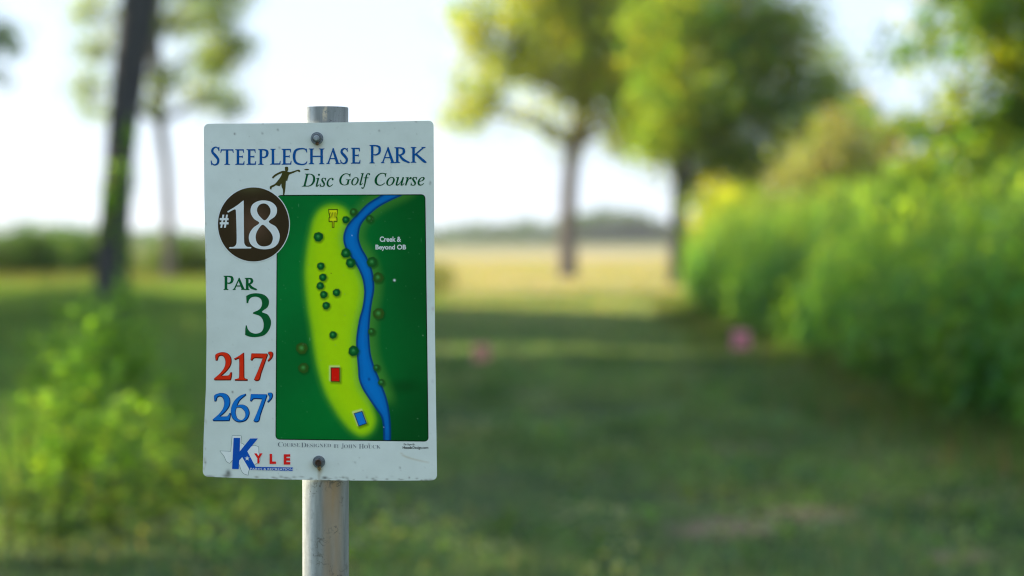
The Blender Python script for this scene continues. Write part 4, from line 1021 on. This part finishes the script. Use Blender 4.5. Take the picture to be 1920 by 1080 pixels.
# map caption and credits
T = Ink(); T.text('Creek &', 712, 443.4, 752.2, 453.6, .03, .0005); T.text('Beyond OB', 704, 458.6, 761.5, 470.6, .03, .0005); T.build('map_caption', WHITE, panel)
T = Ink()
for ini, rest, x0, x1, yb in [('C', 'OURSE', 521, 562, 837.6), ('D', 'ESIGNED', 564.8, 620.3, 838.6), ('', 'BY', 625, 636, 839.8), ('J', 'OHN', 640, 668.5, 840.2), ('H', 'OUCK', 673, 713.5, 841)]:
    wi = 9.2 if ini else 0
    if ini == 'J': wi = 4.5
    if ini: T.text(mb(ini), x0, yb - 8.6, x0 + wi, yb + (1.5 if ini == 'J' else 0), -.014)
    T.text(mb(rest), x0 + wi + .6, yb - 6.8, x1, yb, -.014)
T.build('credit_lettering', GREY, panel)
T = Ink(); T.text(mbi('The Signs By'), 756.7, 831.3, 777.2, 835.8, .0); T.text('Houck', 755, 836.6, 773, 841.6, .025); T.text('Design.com', 773.6, 836.8, 803, 843, .012)
T.build('maker_lettering', BLACK, panel)

# town logo
TX = [(392, 158, 1), (495, 162, 1), (490, 245, 1), (512, 250), (530, 268), (560, 262), (600, 280), (640, 270), (690, 286, 1), (692, 350, 1), (703, 395), (700, 450), (655, 482), (600, 525), (578, 560), (572, 606, 1), (528, 592), (498, 560), (486, 528), (462, 470), (435, 440), (405, 432), (382, 452), (362, 471), (325, 446), (302, 396), (270, 355), (252, 332, 1), (376, 338, 1), (384, 250, 1)]
L = trace(TX, 370, 790)
T = Ink(); T.loops([grown(L, .35)], .00028); T.build('logo_outline', mat_print('logo_line_ink', ink((90, 120, 112))), panel)
T = Ink(); T.loops([grown(L, -.35)], .00038); T.build('logo_map', mat_print('pale_ink', np.array([.84, .86, .82])), panel)
T = Ink()
z1 = lambda P: np.array(P, float) / 6 + [370, 790]
T.loops([z1([(408, 186), (481, 186), (477, 338), (595, 193), (681, 193), (562, 338), (655, 512), (652, 548), (588, 546), (505, 402), (471, 440), (466, 537), (391, 535)])], .00050)
U, W = np.meshgrid(np.linspace(0, 1, 40), np.linspace(0, 1, 5)); bx, by = quad_map(U, W, (478.6, 875.3), (549.5, 876.5), (549.2, 883.2), (478.4, 881.2))
T.add(bx.ravel(), by.ravel(), grid_faces(5, 40), .00051)
T.build('logo_initial', mat_print('logo_blue_ink', ink((10, 78, 164))), panel)
T = Ink(); star = [(560 + (30 if k % 2 == 0 else 11.5) * math.sin(k * math.pi / 5), 417 - (30 if k % 2 == 0 else 11.5) * math.cos(k * math.pi / 5)) for k in range(10)]
T.loops([z1(star)], .00064); T.text('PARKS & RECREATION', 469.3, 877.2, 548.6, 881.5, .006, .00064, slope=.9)
T.build('logo_star_and_strip_lettering', WHITE, panel)
T = Ink()
for ch, x0, y0, x1, y1 in [('Y', 476.6, 850, 492.2, 869), ('L', 505.5, 851, 517.5, 869.8), ('E', 532, 851.7, 544.4, 871)]: T.text(ch, x0, y0, x1, y1, .05, .00062)
T.build('logo_letters', mat_print('logo_red_ink', ink((216, 34, 26))), panel)

# ---- post
def lathe_tube(r, ri, z0, z1, seg=96, nz_=60):
    zs = np.linspace(z0, z1, nz_); A = np.linspace(0, 2 * np.pi, seg, endpoint=False); V = []; Fq = []
    def ringv(rr, z): return [(rr * math.cos(a), rr * math.sin(a), z) for a in A]
    prof = [(r, z) for z in zs] + [(r - .0012, z1 + .0006), (ri + .0005, z1 + .0006), (ri, z1 - .001), (ri, z1 - .2), (.0001, z1 - .2)]
    for rr, z in prof: V += ringv(rr, z)
    for i in range(len(prof) - 1):
        for k in range(seg):
            k2 = (k + 1) % seg; Fq.append((i * seg + k, i * seg + k2, (i + 1) * seg + k2, (i + 1) * seg + k))
    return np.array(V), np.array(Fq)
ztop = at(610, 202, DS + .034).z
prad = (654 - 567) / 2 / FP * (DS + .034) * 1.002
Vv, Fc = lathe_tube(prad, prad - .0028, -.1, ztop)
t = NT('galvanised_steel')
tc = t.node('ShaderNodeTexCoord'); mp = t.node('ShaderNodeMapping'); mp.inputs['Scale'].default_value = (1, 1, .12); t.link(tc.outputs['Object'], mp.inputs[0])
streak = t.noise(95, 5, .65, vec=mp.outputs[0]); mot = t.noise(130, 6, .7); big_ = t.noise(26, 3, .6, vec=mp.outputs[0])
sp = t.node('ShaderNodeSeparateXYZ'); t.link(tc.outputs['Object'], sp.inputs[0])
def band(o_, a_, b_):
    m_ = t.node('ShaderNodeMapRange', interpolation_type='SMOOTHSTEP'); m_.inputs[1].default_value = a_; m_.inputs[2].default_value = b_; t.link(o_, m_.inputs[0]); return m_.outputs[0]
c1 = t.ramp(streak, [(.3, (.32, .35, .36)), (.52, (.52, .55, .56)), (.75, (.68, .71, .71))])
c1 = t.mix(band(sp.outputs[0], -.017, -.008), c1, t.mix(1.0, c1, (.50, .50, .48), 'MULTIPLY'))  # light painted in: sunlit left kept bright, weathered rest darkened
c1 = t.mix(t.ramp(mot, [(.48, (0, 0, 0)), (.7, (.55, .55, .55))]), c1, (.25, .265, .26))
def mul(*a_):
    r_ = a_[0]
    for q in a_[1:]:
        m_ = t.node('ShaderNodeMath', operation='MULTIPLY'); t.link(r_, m_.inputs[0]); t.link(q, m_.inputs[1]); r_ = m_.outputs[0]
    return r_
# run-off stain below the lower bolt, on the side where the water drips
low = band(sp.outputs[2], 1.12, 1.04)
stain = mul(low, band(sp.outputs[0], -.006, .004), band(sp.outputs[0], .026, .014), t.ramp(big_, [(.34, (.25,) * 3), (.58, (1, 1, 1))]))
c1 = t.mix(stain, c1, (.36, .24, .13))
# scuffs and scratched marks
nn = t.node('ShaderNodeTexNoise'); nn.inputs['Scale'].default_value = 55; nn.inputs['Detail'].default_value = 5; nn.inputs['Distortion'].default_value = 1.6; t.link(tc.outputs['Object'], nn.inputs['Vector'])
scr = t.ramp(nn.outputs['Fac'], [(.47, (0, 0, 0)), (.495, (1, 1, 1)), (.515, (1, 1, 1)), (.54, (0, 0, 0))])
pz = t.noise(30, 2, .5)
c1 = t.mix(mul(scr, t.ramp(pz, [(.5, (0, 0, 0)), (.6, (.8,) * 3)]), band(sp.outputs[0], -.02, -.008), low), c1, (.12, .11, .09))
sk = t.noise(420, 2, .5); c1 = t.mix(mul(t.ramp(sk, [(.66, (0, 0, 0)), (.72, (.8,) * 3)]), t.ramp(pz, [(.4, (.1,) * 3), (.6, (1,) * 3)])), c1, (.10, .10, .09))
# a paint run on the top end
c1 = t.mix(mul(band(sp.outputs[2], 1.49, 1.50), band(sp.outputs[0], -.0022, .0004), band(sp.outputs[0], .006, .0028), t.ramp(mot, [(.45, (0, 0, 0)), (.55, (.9,) * 3)])), c1, (.62, .52, .38))
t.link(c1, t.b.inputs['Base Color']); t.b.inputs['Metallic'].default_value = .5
t.link(t.ramp(mot, [(.3, (.36,) * 3), (.8, (.58,) * 3)]), t.b.inputs['Roughness']); t.bump(mot, .3, .0008)
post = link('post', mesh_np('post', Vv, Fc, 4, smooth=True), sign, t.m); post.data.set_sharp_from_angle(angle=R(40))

# ---- bolts through the panel
def bolt(cx, cy, rusty):
    p0 = Vector(sp3(cx, cy, .0)); t = NT('bolt_steel')
    n_ = t.noise(260, 4, .7)
    rust = (.16, .075, .03)
    t.link(t.ramp(n_, [(.35, (.07, .075, .08)), (.6, (.16, .17, .18)), (.72, rust if rusty else (.2, .19, .17)), (.9, rust)]), t.b.inputs['Base Color'])
    t.b.inputs['Metallic'].default_value = .7; t.b.inputs['Roughness'].default_value = .42; t.bump(n_, .3, .0006)
    tw_ = NT('zinc_washer'); nw = tw_.noise(300, 4, .7); tw_.link(tw_.ramp(nw, [(.35, (.10, .12, .135)), (.6, (.20, .23, .25)), (.75, (.20, .12, .07))]), tw_.b.inputs['Base Color']); tw_.b.inputs['Metallic'].default_value = .5; tw_.b.inputs['Roughness'].default_value = .35
    ts_ = NT('rusty_stud' if rusty else 'stud_end'); ns = ts_.noise(400, 4, .7)
    ts_.link(ts_.ramp(ns, [(.35, (.035, .02, .012)), (.6, (.10, .045, .02))] if rusty else [(.35, (.22, .25, .27)), (.6, (.34, .37, .39)), (.8, (.2, .12, .07))]), ts_.b.inputs['Base Color']); ts_.b.inputs['Roughness'].default_value = .5; ts_.b.inputs['Metallic'].default_value = .3
    def revolve(prof, seg=40):
        V = []; Fq = []
        for r_, d in prof:
            for k in range(seg):
                a = 2 * math.pi * k / seg; V.append((p0.x + r_ * math.cos(a), p0.y - d, p0.z + r_ * math.sin(a)))
        for i in range(len(prof) - 1):
            for k in range(seg): k2 = (k + 1) % seg; Fq.append((i * seg + k, i * seg + k2, (i + 1) * seg + k2, (i + 1) * seg + k))
        return np.array(V), np.array(Fq)
    px1 = DS / FP
    a = revolve([(.0001, .0002), (11.8 * px1, .0002), (11.8 * px1, .0012), (11.2 * px1, .0018), (.0001, .0019)])
    # the hexagonal nut with chamfered corners, a raised collar and the bolt's end
    hexr = 8.6 * px1; V = []; Fq = []; seg = 48
    def hexrad(k, f):
        an = 2 * math.pi * k / seg; h_ = hexr * math.cos(math.pi / 6) / math.cos((an % (math.pi / 3)) - math.pi / 6); return h_ * (1 - f) + hexr * .86 * f
    prof = [(0, .0018), (0, .0065), (.6, .0078), (1, .008)]
    for f, d in prof:
        for k in range(seg):
            a_ = 2 * math.pi * k / seg + .3; r_ = hexrad(k, f); V.append((p0.x + r_ * math.cos(a_), p0.y - d, p0.z + r_ * math.sin(a_)))
    for f in (5.6 * px1 / 1, ):
        for k in range(seg):
            a_ = 2 * math.pi * k / seg + .3; V.append((p0.x + f * math.cos(a_), p0.y - .0081, p0.z + f * math.sin(a_)))
    for i in range(len(prof)):
        for k in range(seg): k2 = (k + 1) % seg; Fq.append((i * seg + k, i * seg + k2, (i + 1) * seg + k2, (i + 1) * seg + k))
    if rusty: c = revolve([(5.7 * px1, .0079), (5.7 * px1, .0115), (4.9 * px1, .0118), (4.7 * px1, .009), (.0001, .0088)])
    else: c = revolve([(5.3 * px1, .0079), (5.5 * px1, .0095), (5.1 * px1, .0105), (5.5 * px1, .0115), (5.0 * px1, .0125), (5.2 * px1, .0135), (4.2 * px1, .0148), (.0001, .015)])
    bo = link('bolt', mesh_np('bolt', c[0], c[1], 4, smooth=True), sign, ts_.m)
    link('nut', mesh_np('nut', np.array(V), np.array(Fq), 4), bo, t.m)
    link('washer', mesh_np('washer', a[0], a[1], 4), bo, tw_.m)
    # lump of rust and old sealant hanging under the nut
    bm_ = bmesh.new(); bmesh.ops.create_icosphere(bm_, subdivisions=3, radius=1)
    for v in bm_.verts:
        q = 1 + .22 * math.sin(v.co.x * 5 + v.co.z * 4) + .12 * math.sin(v.co.z * 11)
        v.co = Vector((p0.x + (1.2 if rusty else .6) * px1 + v.co.x * q * (3.4 if rusty else 3.0) * px1, p0.y - .003 + v.co.y * .0028, p0.z - (10.5 if rusty else 9.4) * px1 + v.co.z * q * (5.5 if rusty else 3.2) * px1))
    mr_ = bpy.data.meshes.new('rust_lump'); bm_.to_mesh(mr_); bm_.free()
    tr_ = NT('rust'); nr_2 = tr_.noise(500, 4, .7); tr_.link(tr_.ramp(nr_2, [(.35, (.10, .05, .02)), (.6, (.30, .20, .07)), (.75, (.42, .34, .18))] if rusty else [(.35, (.06, .035, .02)), (.6, (.26, .12, .05)), (.8, (.4, .3, .2))]), tr_.b.inputs['Base Color']); tr_.b.inputs['Roughness'].default_value = .7
    link('rust_lump', mr_, bo, tr_.m)
    for o_ in [bo] + list(bo.children): o_.data.set_sharp_from_angle(angle=R(35)) if o_ is bo else None
    # bolt shank through the panel into the post
bolt(594.5, 259.5, False); bolt(598, 866, True)

# ------------------------------------------------------------------ the air over the field
bmh = bmesh.new(); bmesh.ops.create_cube(bmh, size=1)
for v in bmh.verts: v.co = Vector((v.co.x * 5200, 1300 + v.co.y * 3700, 12 + v.co.z * 27))
mh_ = bpy.data.meshes.new('haze'); bmh.to_mesh(mh_); bmh.free()
hm = bpy.data.materials.new('haze'); hm.use_nodes = True; hm.node_tree.nodes.clear()
ho = hm.node_tree.nodes.new('ShaderNodeOutputMaterial'); hv = hm.node_tree.nodes.new('ShaderNodeVolumePrincipled')
hv.inputs['Color'].default_value = (.86, .92, 1, 1); hv.inputs['Density'].default_value = HAZE; hv.inputs['Anisotropy'].default_value = .35
hm.node_tree.links.new(hv.outputs[0], ho.inputs['Volume'])
tag(link('haze', mh_, mat=hm), 'thin pale air haze over the whole field', 'haze', kind='stuff')

# ------------------------------------------------------------------ camera
cd = bpy.data.cameras.new('camera'); co = bpy.data.objects.new('camera', cd); COL.objects.link(co)
co.location = (0, 0, CAMZ); co.rotation_euler = (math.pi / 2 - PITCH, 0, 0)
cd.lens = F; cd.sensor_width = 36; cd.clip_start = .05; cd.clip_end = 6000
cd.dof.use_dof = True; cd.dof.focus_distance = DS - .002; cd.dof.aperture_fstop = 3.1; cd.dof.aperture_blades = 0
SC.camera = co

SC.render.engine = 'CYCLES'
SC.cycles.max_bounces = 12; SC.cycles.transmission_bounces = 8; SC.cycles.diffuse_bounces = 8
SC.cycles.use_denoising = True; SC.cycles.pixel_filter_type = 'BLACKMAN_HARRIS'; SC.cycles.filter_width = 1.15
vs = SC.view_settings; vs.view_transform = 'Standard'; vs.look = 'None'; vs.exposure = 1.4; vs.gamma = 1
vs.use_curve_mapping = False
